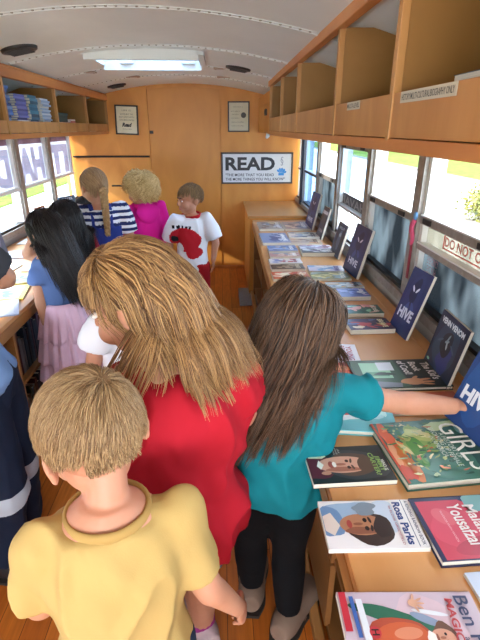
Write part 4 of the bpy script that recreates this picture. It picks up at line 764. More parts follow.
def tube_open(b, pts, ra, rb, side, n=20, sub=4, th_=.006, m=None):
    """garment sleeve/leg with a hollow opening at its end"""
    P = np.array(pts, float); ra = list(ra); rb = list(ra if rb is None else rb)
    if sub > 1 and len(P) > 2:
        P2 = smooth(P, sub); ra2 = smooth(np.array(ra)[:, None], sub)[:, 0]; rb2 = smooth(np.array(rb)[:, None], sub)[:, 0]
    else: P2, ra2, rb2 = P, np.array(ra), np.array(rb)
    t = vn(P2[-1] - P2[-2]); b.loft(list(P2) + [P2[-1], P2[-1] - t * .02], list(ra2) + [ra2[-1] - th_, ra2[-1] - th_ - .001], list(rb2) + [rb2[-1] - th_, rb2[-1] - th_ - .001], side, m, n, 1)
def shirt(J, m, hem=0.0, sleeve=.5, infl=.014, slr=.045, vox=.007, amp=.004, girth=1.0, name='shirt', neckdrop=.05, flare=.006, seed=0, forearm=0, hem_open=True):
    h, e, base = J['h'], J['root'], J['base']; b = MB(); P, ra, rb, sd_ = torso_rings(J, infl, girth=girth, flare=flare)
    dn = vn(J['pel'] - J['waist']) * .5 + A(0, 0, -.5); P[0] = J['pel'] + dn * (hem * h + .001)
    P[5] = J['neck'] - J['td'] * neckdrop * h * .5; ra[5] = .048 * h + infl * .8; rb[5] = .044 * h + infl * .8
    P, ra, rb, sd_ = P[::-1], ra[::-1], rb[::-1], sd_[::-1]
    P2, ra2, rb2, s2 = smooth(P, 5), smooth(ra[:, None], 5)[:, 0], smooth(rb[:, None], 5)[:, 0], smooth(np.array(sd_), 5); t = vn(P2[-1] - P2[-2])
    b.loft(list(P2) + [P2[-1], P2[-1] - t * .03], list(ra2) + [ra2[-1] - .008, ra2[-1] - .01], list(rb2) + [rb2[-1] - .008, rb2[-1] - .01], np.vstack([s2, s2[-1:], s2[-1:]]), n=28)
    for k in 'LR':
        sh, el, wr = J['sh' + k], J['el' + k], J['wr' + k]; q = .029 * h + infl * .9
        b.ell(sh, (q,) * 3); b.loft([J['neck'] * .62 + sh * .38 - J['td'] * .032 * h, sh], [.029 * h + infl * .7, q], side=J['tf'], n=14)
        pts = [sh, sh + (el - sh) * sleeve * .5, sh + (el - sh) * sleeve]; rr_ = [q * 1.0, slr * h * .97, slr * h]
        if forearm: pts = [sh, (sh + el) / 2, el, el + (wr - el) * forearm]; rr_ = [q, slr * h, slr * h * .93, slr * h * .8]
        tube_open(b, pts, rr_, None, J['tf'])
    o = b.obj(name, e, m, origin=base); remesh(o, vox, 5, .5); wrinkle(o, amp, seed=seed); return o
def trousers(J, m, infl=.010, vox=.007, amp=.003, to=1.0, name='trousers', flare=0, girth=1.0, waist=.03):
    h, e, base = J['h'], J['root'], J['base']; b = MB(); ax = vn(J['hipR'] - J['hipL'])
    b.loft([J['pel'] - A(0, 0, .035 * h), J['pel'], J['pel'] * (1 - waist * 8) + J['waist'] * waist * 8], np.array([.088, .094, .090]) * h * girth + infl, np.array([.066, .068, .064]) * h * girth + infl, ax, n=24)
    for k in 'LR':
        hp, kn, an = J['hip' + k], J['kn' + k], J['an' + k]; cf = kn * .65 + an * .35
        if to >= 1: pts, r_ = [hp + A(0, 0, .02 * h), (hp + kn) / 2, kn, cf, an * .9 + kn * .1], np.array([.057, .050, .037, .036, .0255 + flare]) * h + infl
        else: pts, r_ = [hp + A(0, 0, .02 * h), (hp + kn) / 2, hp + (kn - hp) * to], np.array([.057, .054, .055 + flare]) * h + infl
        tube_open(b, pts, r_ * (girth * .5 + .5), None, J['r'], th_=.005)
    o = b.obj(name, e, m, origin=base); remesh(o, vox, 3, .5); wrinkle(o, amp, seed=5); return o
def shoe(J, k, m, sole, clog=False, big=1.0, sock=None):
    h, e, base = J['h'] * big, J['root'], J['base']; an = J['an' + k]; f = vn(J['foot' + k]); s_ = np.cross(f, A(0, 0, 1)); g = A(an[0], an[1], 0); up = A(0, 0, 1)
    b = MB(); z = .022 * h
    pts = [g - f * .050 * h + up * z * 1.6, g - f * .02 * h + up * z * 1.5, g + f * .03 * h + up * z * 1.45, g + f * .085 * h + up * z * 1.15, g + f * .125 * h + up * z * .9]
    b.loft(pts, np.array([.020, .031, .033, .040 if clog else .036, .022]) * h, np.array([.022, .034, .033, .026 if clog else .022, .013]) * h, s_, n=18, sub=4)
    if not clog: b.loft([g + up * z * 1.2, an + up * .012 * h], [.032 * h, .029 * h], side=s_, n=14)
    o = b.obj('shoe', e, m, origin=base); remesh(o, .005, 3, .5)
    b = MB(); L = [g - f * .056 * h, g - f * .02 * h, g + f * .03 * h, g + f * .085 * h, g + f * .132 * h]; W_ = np.array([.018, .033, .033, .041, .020]) * h
    P2 = smooth(L, 4); W2 = smooth(W_[:, None], 4)[:, 0]; ring = [p + s_ * w for p, w in zip(P2, W2)] + [p - s_ * w for p, w in zip(P2[::-1], W2[::-1])]; n = len(ring)
    b.add([tuple(p + up * .001) for p in ring] + [tuple(p + up * .014) for p in ring], [tuple(range(n)), tuple(range(2 * n - 1, n - 1, -1))] + [(i, (i + 1) % n, n + (i + 1) % n, n + i) for i in range(n)])
    q = b.obj('sole', o, sole, origin=base)
    if sock: b = MB(); b.loft([an - up * .01 * h, an + up * .05 * h], [.031 * h, .029 * h], side=s_, n=16); b.obj('sock', e, sock, True, base)
    return o

# ---- hair: every lock is traced over the skull and the shoulders, then falls
def hair(J, m, n, L, width=.0016, seg=14, crown=(0, -.55, .83), region=None, lift=.006, stiff=.7, colliders=(), clump=.5, nclump=60, wave=.0, wfreq=30, seed=0, grav=(0, 0, -1), cap=True, rad=(.078, .094, .088), name='hair', hug=False, sweep=None, curl=0, target=None, taper=.25):
    rs = np.random.RandomState(seed); hc, s = J['head'], J['hs']; R = rotm(*J['hr']); c0 = hc + R @ (A(0, -.012, .022) * s); rad = A(*rad) * s
    D = []
    while len(D) < n:
        d = rs.normal(size=(n, 3)); d /= np.linalg.norm(d, axis=1)[:, None]
        for q in d:
            if (region or scalp)(q): D.append(q)
            if len(D) >= n: break
    D = np.array(D); cr = vn(crown); Ls = np.array([L(q) if callable(L) else L for q in D]) * rs.uniform(.8, 1.08, n) * s
    T = D - cr; T -= D * (T * D).sum(1)[:, None]; T /= (np.linalg.norm(T, axis=1)[:, None] + 1e-6)
    v = T @ R.T; g = vn(A(*grav)); lf = 1 + lift / .085 * (rs.rand(n) ** .8)
    p = c0 + (D * rad * .96) @ R.T; pts = [p]; step = Ls / seg
    for i in range(seg):
        w = stiff ** (i + 1); vv = v * w + g * (1 - w) + rs.normal(size=(n, 3)) * .035
        if sweep is not None and i < seg * .35: vv = vv + np.where((D[:, 1] < .36)[:, None], A(*sweep)[None], 0)
        if target is not None and i < seg * .6:
            tt = target - p; tt /= np.linalg.norm(tt, axis=1)[:, None]; vv = vv * .5 + tt * .8
        vv /= np.linalg.norm(vv, axis=1)[:, None]; q = p + vv * step[:, None]
        loc = ((q - c0) @ R) / (rad * 1.0); k = np.linalg.norm(loc, axis=1); lim = 1 + (lf - 1) * min(1, (i + 1) / 4)
        bad = (k < lim) | hug; loc[bad] *= (lim[bad] / k[bad])[:, None] if bad.any() else 1; q = c0 + (loc * rad) @ R.T
        for (a_, b_, r_) in colliders:
            ab = b_ - a_; t = np.clip(((q - a_) @ ab) / (ab @ ab + 1e-9), 0, 1); cc = a_ + t[:, None] * ab; dd = q - cc; k = np.linalg.norm(dd, axis=1); r2 = r_ + (lf - 1) * .05; bad = k < r2
            q[bad] = cc[bad] + dd[bad] / (k[bad][:, None] + 1e-9) * r2[bad][:, None]
        v = q - p; v /= (np.linalg.norm(v, axis=1)[:, None] + 1e-9); p = q; pts.append(p)
    PT = np.array(pts)                                    # seg+1, n, 3
    G = rs.choice(n, min(nclump, n), replace=False); dist = ((D[:, None] - D[G][None]) ** 2).sum(2); gi = G[dist.argmin(1)]
    tt = np.linspace(0, 1, seg + 1)[:, None, None]
    same = (Ls / Ls[gi]); PT = PT * (1 - clump * tt ** .8) + PT[:, gi] * clump * tt ** .8
    if wave or curl:
        ph = (gi * 1.7 % 6.28)[None, :] + rs.normal(size=(1, n)) * (.35 if not curl else 2); arc = tt[:, :, 0] * Ls[None, :] * wfreq
        off = np.stack([np.sin(arc + ph), np.cos(arc * .8 + ph * 1.3), .4 * np.sin(arc * 1.3 + ph)], 2) * ((wave + curl) * np.minimum(1, tt * 2.2)); PT = PT + off
    PT += rs.normal(size=(1, n, 3)) * .0012 * tt
    # tubes, three-sided
    K = seg + 1; tan = np.gradient(PT, axis=0); tan /= (np.linalg.norm(tan, axis=2)[:, :, None] + 1e-9); out = PT - c0; out -= tan * (out * tan).sum(2)[:, :, None]; out /= (np.linalg.norm(out, axis=2)[:, :, None] + 1e-9); sx = np.cross(tan, out)
    wd = width * rs.uniform(.6, 1.5, (1, n, 1)) * (1 - (1 - taper) * tt ** 1.5)
    ring = [PT + sx * wd, PT + out * wd * .5, PT - sx * wd]; V = np.stack(ring, 2).transpose(1, 0, 2, 3).reshape(-1, 3)      # n,K,3
    base_i = np.arange(n)[:, None, None] * K * 3; ii = np.arange(K - 1)[None, :, None] * 3; jj = np.arange(3)[None, None, :]; j2 = (jj + 1) % 3
    Fq = np.stack([base_i + ii + jj, base_i + ii + j2, base_i + ii + 3 + j2, base_i + ii + 3 + jj], -1).reshape(-1, 4)
    vs_ = V - J['base']; fs = Fq.tolist()
    if cap:
        mb = MB(); mb.ell(c0, tuple(rad * 1.0), R=R, nu=40, nv=26); cv = np.array(mb.v); dl = ((cv - c0) @ R) / rad; ok = [(region or scalp)(q) or (region or scalp)(q + A(0, .05, 0)) for q in dl]; k0 = len(vs_)
        fs += [tuple(k0 + j for j in f) for f in mb.f if all(ok[j] for j in f)]; vs_ = np.vstack([vs_, cv - J['base']])
    me = bpy.data.meshes.new(name); me.from_pydata(vs_.tolist(), [], fs); me.materials.append(m); me.polygons.foreach_set('use_smooth', [True] * len(me.polygons)); me.update()
    o = bpy.data.objects.new(name, me); COL.objects.link(o); o.parent = J['root']; return o
def scalp(d):
    x, y, z = d
    if y > .30: return z > .50 - .12 * (1 - abs(x))
    if y > .0: return z > .02 + .6 * max(0, y) - .05
    return z > -.48 + .25 * (abs(x) > .75)
def body_col(J, r=0.0, girth=1.0):
    h = J['h']; ax = (J['shR'] - J['shL']) * .33; c = J['chest']; n_ = J['neck']
    out = [(J['shL'], J['shR'], .040 * h + .014 + r)]
    for k in (-1, 1): out.append((n_ * .8 + c * .2 + ax * k * .6, J['waist'] + ax * k * .6, .062 * h * girth + .014 + r))
    for k in 'LR': out.append((J['sh' + k], J['el' + k], .040 * h + .006 + r))
    return out
def cloth(name, c, c2=None, rough=.85, b=.10): return mat(name, c, rough, c2 or c, 5, bump=b, bscale=420, spec=.2)
M_SOLE = mat('sole_white', '#cfc9c0', .7); M_SOLED = mat('sole_dark', '#2a2420', .8)

def short_scalp(d):
    x, y, z = d
    if y > .30: return z > .46 - .12 * (1 - abs(x))
    if y > .0: return z > .02 + .6 * y
    return z > (-.66 if abs(x) < .55 else -.36)

# 1 yellow shirt boy, nearest, back to the camera
J = pose(-.190, .60, 1.16, 12, 4, hr=(36, 24, -4))
J.update(pel=A(-.185, .575, .60), waist=A(-.188, .572, .70), chest=A(-.19, .57, .82), neck=A(-.190, .580, .960), shL=A(-.283, .545, .893), shR=A(-.092, .60, .897), head=A(-.213, .625, 1.043),
  elL=A(-.330, .575, .73), wrL=A(-.33, .66, .63), elR=A(-.036, .605, .715), wrR=A(.022, .66, .575), hipL=A(-.235, .57, .59), hipR=A(-.135, .58, .59), hs=.99)
J['handR'] = ((.25, .35, -.8), (-.9, .2, -.1), .55, 1)
build_person('person', J, 'boy in a yellow t-shirt with short light brown hair, seen from behind', M_SKIN, None, vox=.0042)
shirt(J, cloth('yellow_jersey', '#b09258', '#b4965c'), hem=.09, sleeve=.74, infl=.012, slr=.041, vox=.0055, amp=.011, seed=3)
b = MB(); ncp = J['neck'] - J['td'] * .024 * 1.16
b_pts = [ncp + (J['r'] * math.cos(a) * .0645 + J['f'] * math.sin(a) * .0600) for a in np.linspace(0, 2 * PI, 33)]
b.loft(b_pts, [.011] * 33, [.006] * 33, side=(0, 0, 1), n=8, caps=False); b.obj('collar', J['root'], cloth('yellow_rib', '#a8874e'), True, J['base'])
trousers(J, cloth('shorts_navy', '#2a3448'), to=.8, name='shorts')
for k in 'LR': shoe(J, k, mat('shoe_grey', '#5a5e66', .7), M_SOLE)
hair(J, hair_mat('hair_light_brown', '#7a5a3c', '#c9a678'), 11000, lambda d: .052 if d[2] > .25 else (.034 if d[2] > -.15 else (.022 if d[2] > -.4 else .012)), width=.0007, seg=8, region=short_scalp, crown=(.38, -.55, .75), lift=.009, stiff=.965, hug=True, clump=.35, nclump=500, seed=1, rad=(.079, .096, .089))

# 2 red shirt girl
J = pose(-.12, .93, 1.34, 30, 6, hr=(72, 20, 0))
J.update(pel=A(-.135, .86, .68), waist=A(-.130, .855, .79), chest=A(-.120, .85, .93), neck=A(-.125, .86, 1.075), shL=A(-.255, .80, 1.01), shR=A(.006, .875, 1.010), head=A(-.178, .875, 1.183), hs=1.00,
  elR=A(.042, .915, .882), wrR=A(-.05, 1.05, .88), elL=A(-.33, .87, .87), wrL=A(-.28, 1.02, .86), hipL=A(-.20, .85, .66), hipR=A(-.075, .88, .66), knL=A(-.2, .93, .36), anL=A(-.2, .90, .06), knR=A(-.085, .97, .36), anR=A(-.080, .98, .06))
J['handR'] = ((-.9, .4, .1), (0, .3, .9), .5, 1); J['handL'] = ((.8, .5, 0), (0, .3, .9), .5, -1)
build_person('person', J, 'girl in a red t-shirt with long wavy brown hair looking left', M_SKIN, None, vox=.0045, brow='#8a6a48', girth=1.25)
shirt(J, cloth('red_jersey', '#a81624', '#b01a2a'), hem=.09, sleeve=.66, infl=.018, slr=.052, vox=.006, amp=.016, girth=1.22, neckdrop=.02, seed=8, flare=.012)
trousers(J, cloth('shorts_grey', '#5a5c66'), to=.75, name='shorts', girth=1.2)
for k in 'LR': shoe(J, k, mat('shoe_floral', '#d9c2c4', .7, '#a08a92', 22), M_SOLE, sock=cloth('sock_purple', '#a03a8a'))
def cw(d): return .070 if d[1] > .38 else .262
def red_scalp(d):
    x, y, z = d
    if y > .30: return z > .50 - .12 * (1 - abs(x))
    if y > -.15: return z > .45
    return z > -.40
MATH = hair_mat('hair_wavy_brown', '#5c3a20', '#c99c66')
hair(J, MATH, 5600, cw, width=.0013, seg=20, region=red_scalp, crown=(0, .40, .92), sweep=(.34, .10, -.1), lift=.014, stiff=.86, colliders=body_col(J, .004, 1.25), clump=.50, nclump=190, wave=.008, wfreq=26, seed=2, grav=(.44, -.10, -1), rad=(.079, .096, .090))
hair(J, MATH, 150, .20, width=.0014, seg=18, region=lambda d: d[0] < -.5 and -.75 < d[1] < -.4 and d[2] < -.05, crown=(0, .1, 1), lift=.020, stiff=.8, colliders=body_col(J, .004, 1.25), clump=.6, nclump=14, wave=.004, wfreq=26, seed=22, grav=(-.42, -.10, -1), cap=False, name='front_lock')

# 3 teal shirt girl reaching right
J = pose(.16, 1.03, 1.24, -40, 10, hr=(-48, 22, 6))
J.update(pel=A(.135, 1.015, .63), waist=A(.142, 1.01, .715), chest=A(.165, 1.0, .81), neck=A(.190, 1.005, .935), shL=A(.098, .985, .885), shR=A(.285, .985, .892), head=A(.192, 1.03, 1.055), hs=1.0,
  elR=A(.462, 1.035, .825), wrR=A(.628, 1.045, .802), elL=A(.10, 1.12, .78), wrL=A(.22, 1.20, .76), hipL=A(.085, 1.03, .61), hipR=A(.185, 1.0, .61), knL=A(.075, 1.07, .33), anL=A(.085, 1.11, .06), knR=A(.19, 1.03, .33), anR=A(.195, 1.0, .06), footL=A(.15, 1, 0), footR=A(.35, 1, 0))
J['footR'] = A(.55, .8, 0); J['footL'] = A(.1, 1, 0)
J['armg'] = 1.16; J['handR'] = ((1, .05, .05), (.1, .15, -1), .55, 1, .9); J['handL'] = ((.9, .3, -.1), (0, 0, -1), .3, -1)
build_person('person', J, 'girl in a teal t-shirt and black leggings reaching across the counter', M_SKIN, None, vox=.0045)
shirt(J, cloth('teal_jersey', '#10747e', '#147c86'), hem=.05, sleeve=.52, infl=.012, slr=.043, vox=.006, amp=.012, girth=1.06, seed=4, flare=.012)
trousers(J, cloth('black_leggings', '#0d0d10', rough=.9), infl=.0075, amp=.0015, name='leggings')
for k in 'LR':
    o = shoe(J, k, mat('clog_suede', '#7a6252', .9, '#8a7262', 8, bump=.3, bscale=300), M_SOLED, clog=True, big=1.15)
    an = J['an' + k]; f = vn(J['foot' + k]); s_ = np.cross(f, A(0, 0, 1)); b = MB(); g = A(an[0], an[1], .0)
    b.loft([g + f * .035 - s_ * .046 + A(0, 0, .03), g + f * .035 - s_ * .02 + A(0, 0, .085), g + f * .035 + s_ * .02 + A(0, 0, .085), g + f * .035 + s_ * .046 + A(0, 0, .03)], [.009] * 4, [.003] * 4, side=f, n=8, sub=4); b.obj('strap', o, mat('clog_strap', '#6a5444', .8), True, J['base'])
hair(J, hair_mat('hair_dark_brown', '#231610', '#765840'), 5200, lambda d: .345 if d[1] < .3 else .22, width=.0012, seg=24, crown=(0, .1, 1), lift=.018, stiff=.84, colliders=body_col(J, .004), clump=.52, nclump=170, wave=.008, wfreq=22, seed=5, grav=(-.32, -.12, -1), rad=(.081, .098, .091))

# 4 boy in white and red at the back
J = pose(-.215, 3.32, 1.15, 150, 0, hr=(118, 4, 0))
J.update(head=A(-.218, 3.30, 1.045), hs=.93, elL=A(-.375, 3.32, .74), wrL=A(-.39, 3.27, .60), elR=A(-.375, 3.32, .74), wrR=A(-.385, 3.25, .61))
J['elL'] = A(-.045, 3.31, .74); J['wrL'] = A(-.065, 3.29, .60); J['shR'] = A(-.325, 3.26, .905); J['shL'] = A(-.105, 3.32, .905); J['handL'] = ((0, 0, -1), (-1, 0, 0), .35, 1); J['handR'] = ((0, 0, -1), (1, 0, 0), .35, -1)
build_person('person', J, 'boy in a white t-shirt with a red print and red shorts by the back wall', M_SKIN, None, vox=.0055, brow='#5a4636')
so_ = shirt(J, cloth('white_jersey', '#e3e3e8'), hem=.05, sleeve=.85, infl=.014, slr=.054, vox=.006, amp=.004, seed=2)
# printed patches laid on the front of the shirt
def decal(o, J, mats_, fn):
    me = o.data
    for m in mats_: me.materials.append(m)
    for p in me.polygons:
        c = np.array(p.center) + J['base']; q = c - J['chest']; x = q @ J['r']; z = q @ J['td']; y = q @ J['tf']; k = fn(x, y, z, p)
        if k: p.material_index = k
def f4(x, y, z, p):
    if y < .0: return 0
    if ((x - .0) / .095) ** 2 + ((z + .06) / .088) ** 2 < 1:
        if ((x - .045) / .030) ** 2 + ((z + .125) / .042) ** 2 < 1: return 3
        if ((x - .065) / .018) ** 2 + ((z + .05) / .022) ** 2 < 1: return 2
        return 1
    if ((x + .05) / .05) ** 2 + ((z + .15) / .045) ** 2 < 1: return 1
    if ((x - .06) / .045) ** 2 + ((z + .165) / .06) ** 2 < 1: return 0
    if abs(z - .032 - .12 * x) < .012 and abs(x - .01) < .055 and math.sin(x * 260) > -.5: return 2
    return 0
decal(so_, J, [cloth('print_red', '#b8202c'), cloth('print_black', '#1c1c20'), cloth('print_white', '#d8d8dc')], f4)
b = MB(); nc = J['neck'] - J['td'] * .02; b.loft([nc + (J['r'] * math.cos(a) * .066 + J['f'] * math.sin(a) * .062 - A(0, 0, 1) * .012 * math.sin(a)) for a in np.linspace(0, 2 * PI, 33)], [.013] * 33, [.007] * 33, side=(0, 0, 1), n=8, caps=False); b.obj('collar', J['root'], cloth('print_red', '#b8202c'), True, J['base'])
trousers(J, cloth('shorts_red', '#b01a22', '#8a1418'), to=.95, infl=.018, name='shorts', amp=.005)
for k in 'LR': shoe(J, k, mat('shoe_grey', '#5a5e66', .7), M_SOLE)
hair(J, hair_mat('hair_mid_brown', '#6a4a2c', '#a88458'), 3500, lambda d: .036 + (.012 if d[1] > .2 else 0) - (.014 if d[2] < 0 else 0), width=.0013, seg=7, crown=(.1, -.5, .85), lift=.009, stiff=.93, hug=True, clump=.4, nclump=300, seed=7)

# 5 child in magenta hoodie
J = pose(-.555, 3.34, 1.22, 35, 0, hr=(62, 8, 0))
J.update(head=A(-.562, 3.34, 1.105), hs=.98)
build_person('person', J, 'child in a magenta hoodie with short curly blonde hair facing left', M_SKIN, None, vox=.006)
shirt(J, cloth('magenta_fleece', '#dc1a90', '#e42498'), hem=.06, sleeve=.9, infl=.018, slr=.05, forearm=.9, vox=.007, amp=.005, name='hoodie', seed=6)
b = MB(); nc = J['neck'] - J['td'] * .015; b.loft([nc - J['f'] * .055 + A(0, 0, .02), nc - J['f'] * .085 - A(0, 0, .02), nc - J['f'] * .09 - A(0, 0, .075), nc - J['f'] * .075 - A(0, 0, .12)], [.05, .088, .07, .012], [.02, .03, .026, .008], side=J['r'], n=16, sub=4); b.loft([nc + (J['r'] * math.cos(a) * .070 + J['f'] * math.sin(a) * .055) for a in np.linspace(0, 2 * PI, 25)], [.022] * 25, [.014] * 25, side=(0, 0, 1), n=8, caps=False); b.obj('hood', J['root'], cloth('magenta_fleece', '#b8187c', '#c01e86'), True, J['base'])
trousers(J, cloth('jeans', '#3a4660'))
for k in 'LR': shoe(J, k, mat('shoe_grey', '#5a5e66', .7), M_SOLE)
hair(J, hair_mat('hair_curly_blonde', '#c09048', '#ffe0a0'), 2600, .085, width=.0022, seg=12, crown=(0, -.3, .95), lift=.030, stiff=.95, clump=.3, nclump=120, curl=.010, wfreq=150, seed=8)

# 6 girl with braid in striped shirt and blue overalls
J = pose(-.765, 2.98, 1.29, 22, 0, hr=(40, 5, 0))
J.update(head=A(-.785, 2.98, 1.170), hs=.98, elL=A(-.895, 2.95, .86), wrL=A(-.93, 3.08, .80))
build_person('person', J, 'girl with a long braid in a navy and white striped shirt under blue overalls', M_SKIN, None, vox=.006)
so_ = shirt(J, cloth('stripe_white', '#dfe0e6'), hem=.02, sleeve=.7, infl=.012, slr=.050, vox=.006, amp=.003)
decal(so_, J, [cloth('stripe_navy', '#1f2a58')], lambda x, y, z, p: 1 if (z * 26) % 1 < .5 else 0)
b = MB(); P, ra, rb, sd_ = torso_rings(J, .019); b.loft([P[0] - A(0, 0, .02), P[1], P[2], P[3] + J['td'] * .0], ra[:4], rb[:4], sd_[:4], n=24, sub=4)
for sg in (-1, 1): b.loft([J['chest'] + J['r'] * sg * .05 - J['tf'] * .085, J['neck'] * .6 + J['chest'] * .4 + J['r'] * sg * .052 - J['tf'] * .07, J['neck'] - J['td'] * .005 + J['r'] * sg * .058, J['chest'] + J['r'] * sg * .055 + J['tf'] * .09], [.018] * 4, [.006] * 4, side=J['r'], n=8, sub=4)
o = b.obj('overalls', J['root'], cloth('overall_blue', '#27357a', '#2c3c88'), origin=J['base']); remesh(o, .006, 3)
trousers(J, cloth('overall_blue', '#27357a'), infl=.016, name='overall_legs')
for k in 'LR': shoe(J, k, mat('shoe_grey', '#5a5e66', .7), M_SOLE)
bk = J['head'] + rotm(*J['hr']) @ A(0.01, -.10, -.01)
hm = hair_mat('hair_braid', '#7a5a3a', '#b8946a')
hair(J, hm, 2600, .16, width=.0016, seg=12, crown=(0, .35, .9), lift=.005, stiff=.9, clump=.4, target=bk, seed=9)
b = MB(); end = J['chest'] - J['tf'] * .098 + J['r'] * .02 - A(0, 0, .05)
for st_ in range(3):
    pts = []
    for i in range(61):
        t = i / 60; c = bk * (1 - t) + end * t - J['tf'] * .018 * math.sin(t * PI); a = t * 2 * PI * 5 + st_ * 2 * PI / 3; wd = .016 * (1 - .35 * t); pts.append(c + J['r'] * math.sin(a) * wd + J['tf'] * -.009 * math.sin(2 * a))
    b.loft(pts, [.0125 - .004 * i / 60 for i in range(61)], side=(0, 1, 0), n=8)
b.obj('braid', J['root'], mat('braid_brown', '#94724a', .5, '#a98658', 60, (1, 1, 4)), True, J['base'])

# 7 long black hair girl in blue top and pink tutu
J = pose(-.795, 2.18, 1.17, 35, 4, hr=(55, 14, 0))
J.update(head=A(-.835, 2.22, 1.045), hs=.96, shL=A(-.862, 2.12, .868), shR=A(-.72, 2.27, .868), elR=A(-1.03, 2.42, .865), wrR=A(-1.04, 2.34, .985))
J['elR'] = A(-.975, 2.32, .91); J['wrR'] = A(-.925, 2.24, .985); J['handR'] = ((.15, .0, 1), (1, .1, 0), .4, 1)
J['elL'] = A(-.868, 2.11, .735); J['wrL'] = A(-.86, 2.10, .62)
build_person('person', J, 'small girl with long straight black hair in a blue top and layered pink tulle skirt', M_SKIN2, None, vox=.006)
shirt(J, cloth('blue_denim_top', '#5872a8', '#6480b4'), hem=.0, sleeve=.35, infl=.010, slr=.044, vox=.006, amp=.003)
sk = mat('tulle_pink', '#d8b0c4', .8, '#e2bfd2', 12, spec=.2)
for li, (zt, zb, r0_, r1_) in enumerate(((.72, .54, .085, .130), (.60, .42, .110, .145), (.48, .31, .125, .152))):
    b = MB(); n = 120; K = 10; vs_ = []
    for i in range(K + 1):
        t = i / K
        for k in range(n):
            a = 2 * PI * k / n; r = r0_ + (r1_ - r0_) * t ** .7 + (.010 * math.sin(a * 17 + li) + .007 * math.sin(a * 29 + li * 2)) * t; vs_.append((-.790 + r * math.cos(a), 2.18 + r * 1.1 * math.sin(a), zt + (zb - zt) * t + .008 * math.sin(a * 9 + li) * t))
    fs = [(i * n + k, i * n + (k + 1) % n, (i + 1) * n + (k + 1) % n, (i + 1) * n + k) for i in range(K) for k in range(n)]; b.add(vs_, fs)
    o = b.obj('skirt_layer', J['root'], sk, True, J['base']); sm = o.modifiers.new('t', 'SOLIDIFY'); sm.thickness = .002
for k in 'LR': shoe(J, k, mat('shoe_black', '#1c1c20', .5), M_SOLED)
hb = hair_mat('hair_black', '#0c0a0c', '#2c2422', .35)
hair(J, hb, 4200, lambda d: .40 if d[1] < .1 else .17, width=.0017, seg=22, crown=(0, .3, 1), lift=.010, stiff=.84, colliders=body_col(J, -.012)[:3], clump=.35, nclump=80, wave=.002, wfreq=15, seed=11, grav=(.34, -.05, -1))

# 8 black haired child in dark red top
J = pose(-.86, 2.66, 1.13, 40, 8, hr=(55, 22, 0))
J.update(head=A(-.895, 2.70, 1.02), hs=.95)
build_person('person', J, 'child with dark hair in a dark red shirt behind the long black-haired girl', M_SKIN2, None, vox=.007)
shirt(J, cloth('crimson_jersey', '#8a1c2a'), hem=.05, sleeve=.6, vox=.008)
trousers(J, cloth('jeans', '#3a4660'), vox=.009)
for k in 'LR': shoe(J, k, mat('shoe_black', '#1c1c20', .5), M_SOLED)
hair(J, hb, 3000, lambda d: .30, width=.0019, seg=16, crown=(0, .15, 1), lift=.014, stiff=.85, colliders=body_col(J, .004), clump=.35, nclump=80, seed=12, grav=(.12, -.05, -1))

# 9 child in white between red girl and the tutu girl
J = pose(-.32, 1.50, 1.16, 60, 4, hr=(62, 20, 0))
J.update(head=A(-.355, 1.50, 1.055), hs=.90, shL=A(-.405, 1.42, .90), elL=A(-.445, 1.43, .76), wrL=A(-.47, 1.44, .64))
build_person('person', J, 'brown-haired child in a white shirt mostly hidden behind the red-shirted girl', M_SKIN, None, vox=.006)
shirt(J, cloth('white_jersey', '#e3e3e8'), hem=.05, sleeve=.55, infl=.014, slr=.056, vox=.007)
trousers(J, cloth('shorts_grey', '#5a5c66'), to=.7, name='shorts', vox=.008)
for k in 'LR': shoe(J, k, mat('shoe_grey', '#5a5e66', .7), M_SOLE)
hair(J, hair_mat('hair_wavy_brown2', '#5a3c24', '#a27c52'), 2400, .16, width=.0018, seg=12, crown=(0, .0, 1), lift=.012, stiff=.86, clump=.5, nclump=80, seed=13)

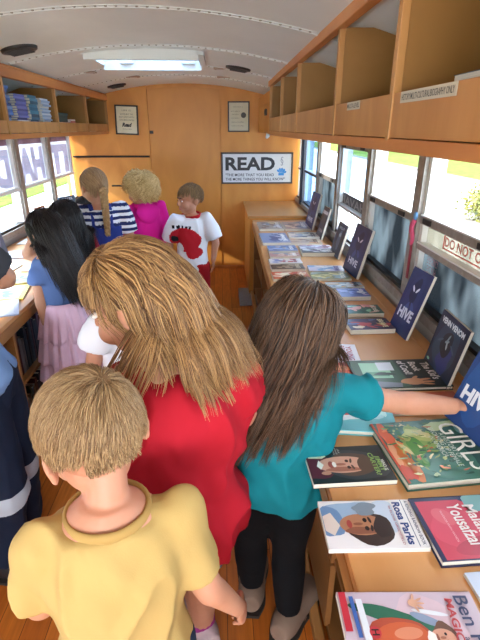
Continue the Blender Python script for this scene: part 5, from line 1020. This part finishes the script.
# 10 older person at the left edge, grey sleeves, blue shirt, navy work trousers
J = pose(-.80, 1.32, 1.48, 75, 4, hr=(70, 30, 0))
J.update(chest=A(-.90, 1.32, 1.05), waist=A(-.85, 1.31, .90), neck=A(-.98, 1.34, 1.19), head=A(-1.08, 1.34, 1.30), shL=A(-.98, 1.19, 1.14), elL=A(-1.05, 1.18, .95), wrL=A(-1.20, 1.2, .85), shR=A(-.85, 1.52, 1.16), elR=A(-.765, 1.60, 1.01), wrR=A(-.93, 1.66, .96), hipL=A(-.80, 1.25, .73), hipR=A(-.80, 1.38, .73))
J['knR'] = A(-.76, 1.38, .40); J['anR'] = A(-.80, 1.40, .07); J['knL'] = A(-.74, 1.24, .40); J['anL'] = A(-.80, 1.24, .07); J['handR'] = ((-1, .1, -.1), (0, 0, -1), .4, 1)
build_person('person', J, 'person at the left edge in blue shirt and navy trousers with silver band', M_SKIN2, None, vox=.006)
so_ = shirt(J, cloth('chambray', '#6f8fbf', '#7a9ac8'), hem=.0, sleeve=.8, infl=.022, slr=.048, vox=.007, amp=.006)
decal(so_, J, [cloth('charcoal', '#3a3c42')], lambda x, y, z, p: 1 if abs(x) > .135 and z > -.06 else 0)
to_ = trousers(J, cloth('navy_work', '#141a2c', '#1a2236'), infl=.022, amp=.006, flare=.012)
to_.data.materials.append(mat('reflective_band', '#aab2bd', .5))
for p in to_.data.polygons:
    if .33 < p.center.z < .40: p.material_index = 1
for k in 'LR': shoe(J, k, mat('shoe_black', '#1c1c20', .5), M_SOLED, big=1.05)
hair(J, hb, 1500, .08, width=.002, seg=8, lift=.01, stiff=.9, seed=14)

# 11 dark haired child bent over the far left counter
J = pose(-.80, 3.62, 1.10, 75, 34, hr=(80, 50, 0))
J['head'] = J['neck'] + J['td'] * .09 - A(.01, 0, .01); J['hs'] = .9
J['elL'] = J['shL'] + A(-.08, .02, -.12); J['wrL'] = J['elL'] + A(-.12, .05, .02); J['elR'] = J['shR'] + A(-.08, .02, -.12); J['wrR'] = J['elR'] + A(-.12, .0, .02)
J['handL'] = ((-1, 0, -.1), (0, 0, -1), .4, -1); J['handR'] = ((-1, 0, -.1), (0, 0, -1), .4, 1)
build_person('person', J, 'black-haired child in white bending over the far left counter behind the striped girl', M_SKIN2, None, vox=.007)
shirt(J, cloth('white_jersey', '#e3e3e8'), hem=.05, sleeve=.7, vox=.008)
trousers(J, cloth('jeans', '#3a4660'), vox=.009)
for k in 'LR': shoe(J, k, mat('shoe_black', '#1c1c20', .5), M_SOLED)
hair(J, hb, 1800, .2, width=.002, seg=12, crown=(0, .1, 1), lift=.012, stiff=.85, colliders=body_col(J), seed=15)
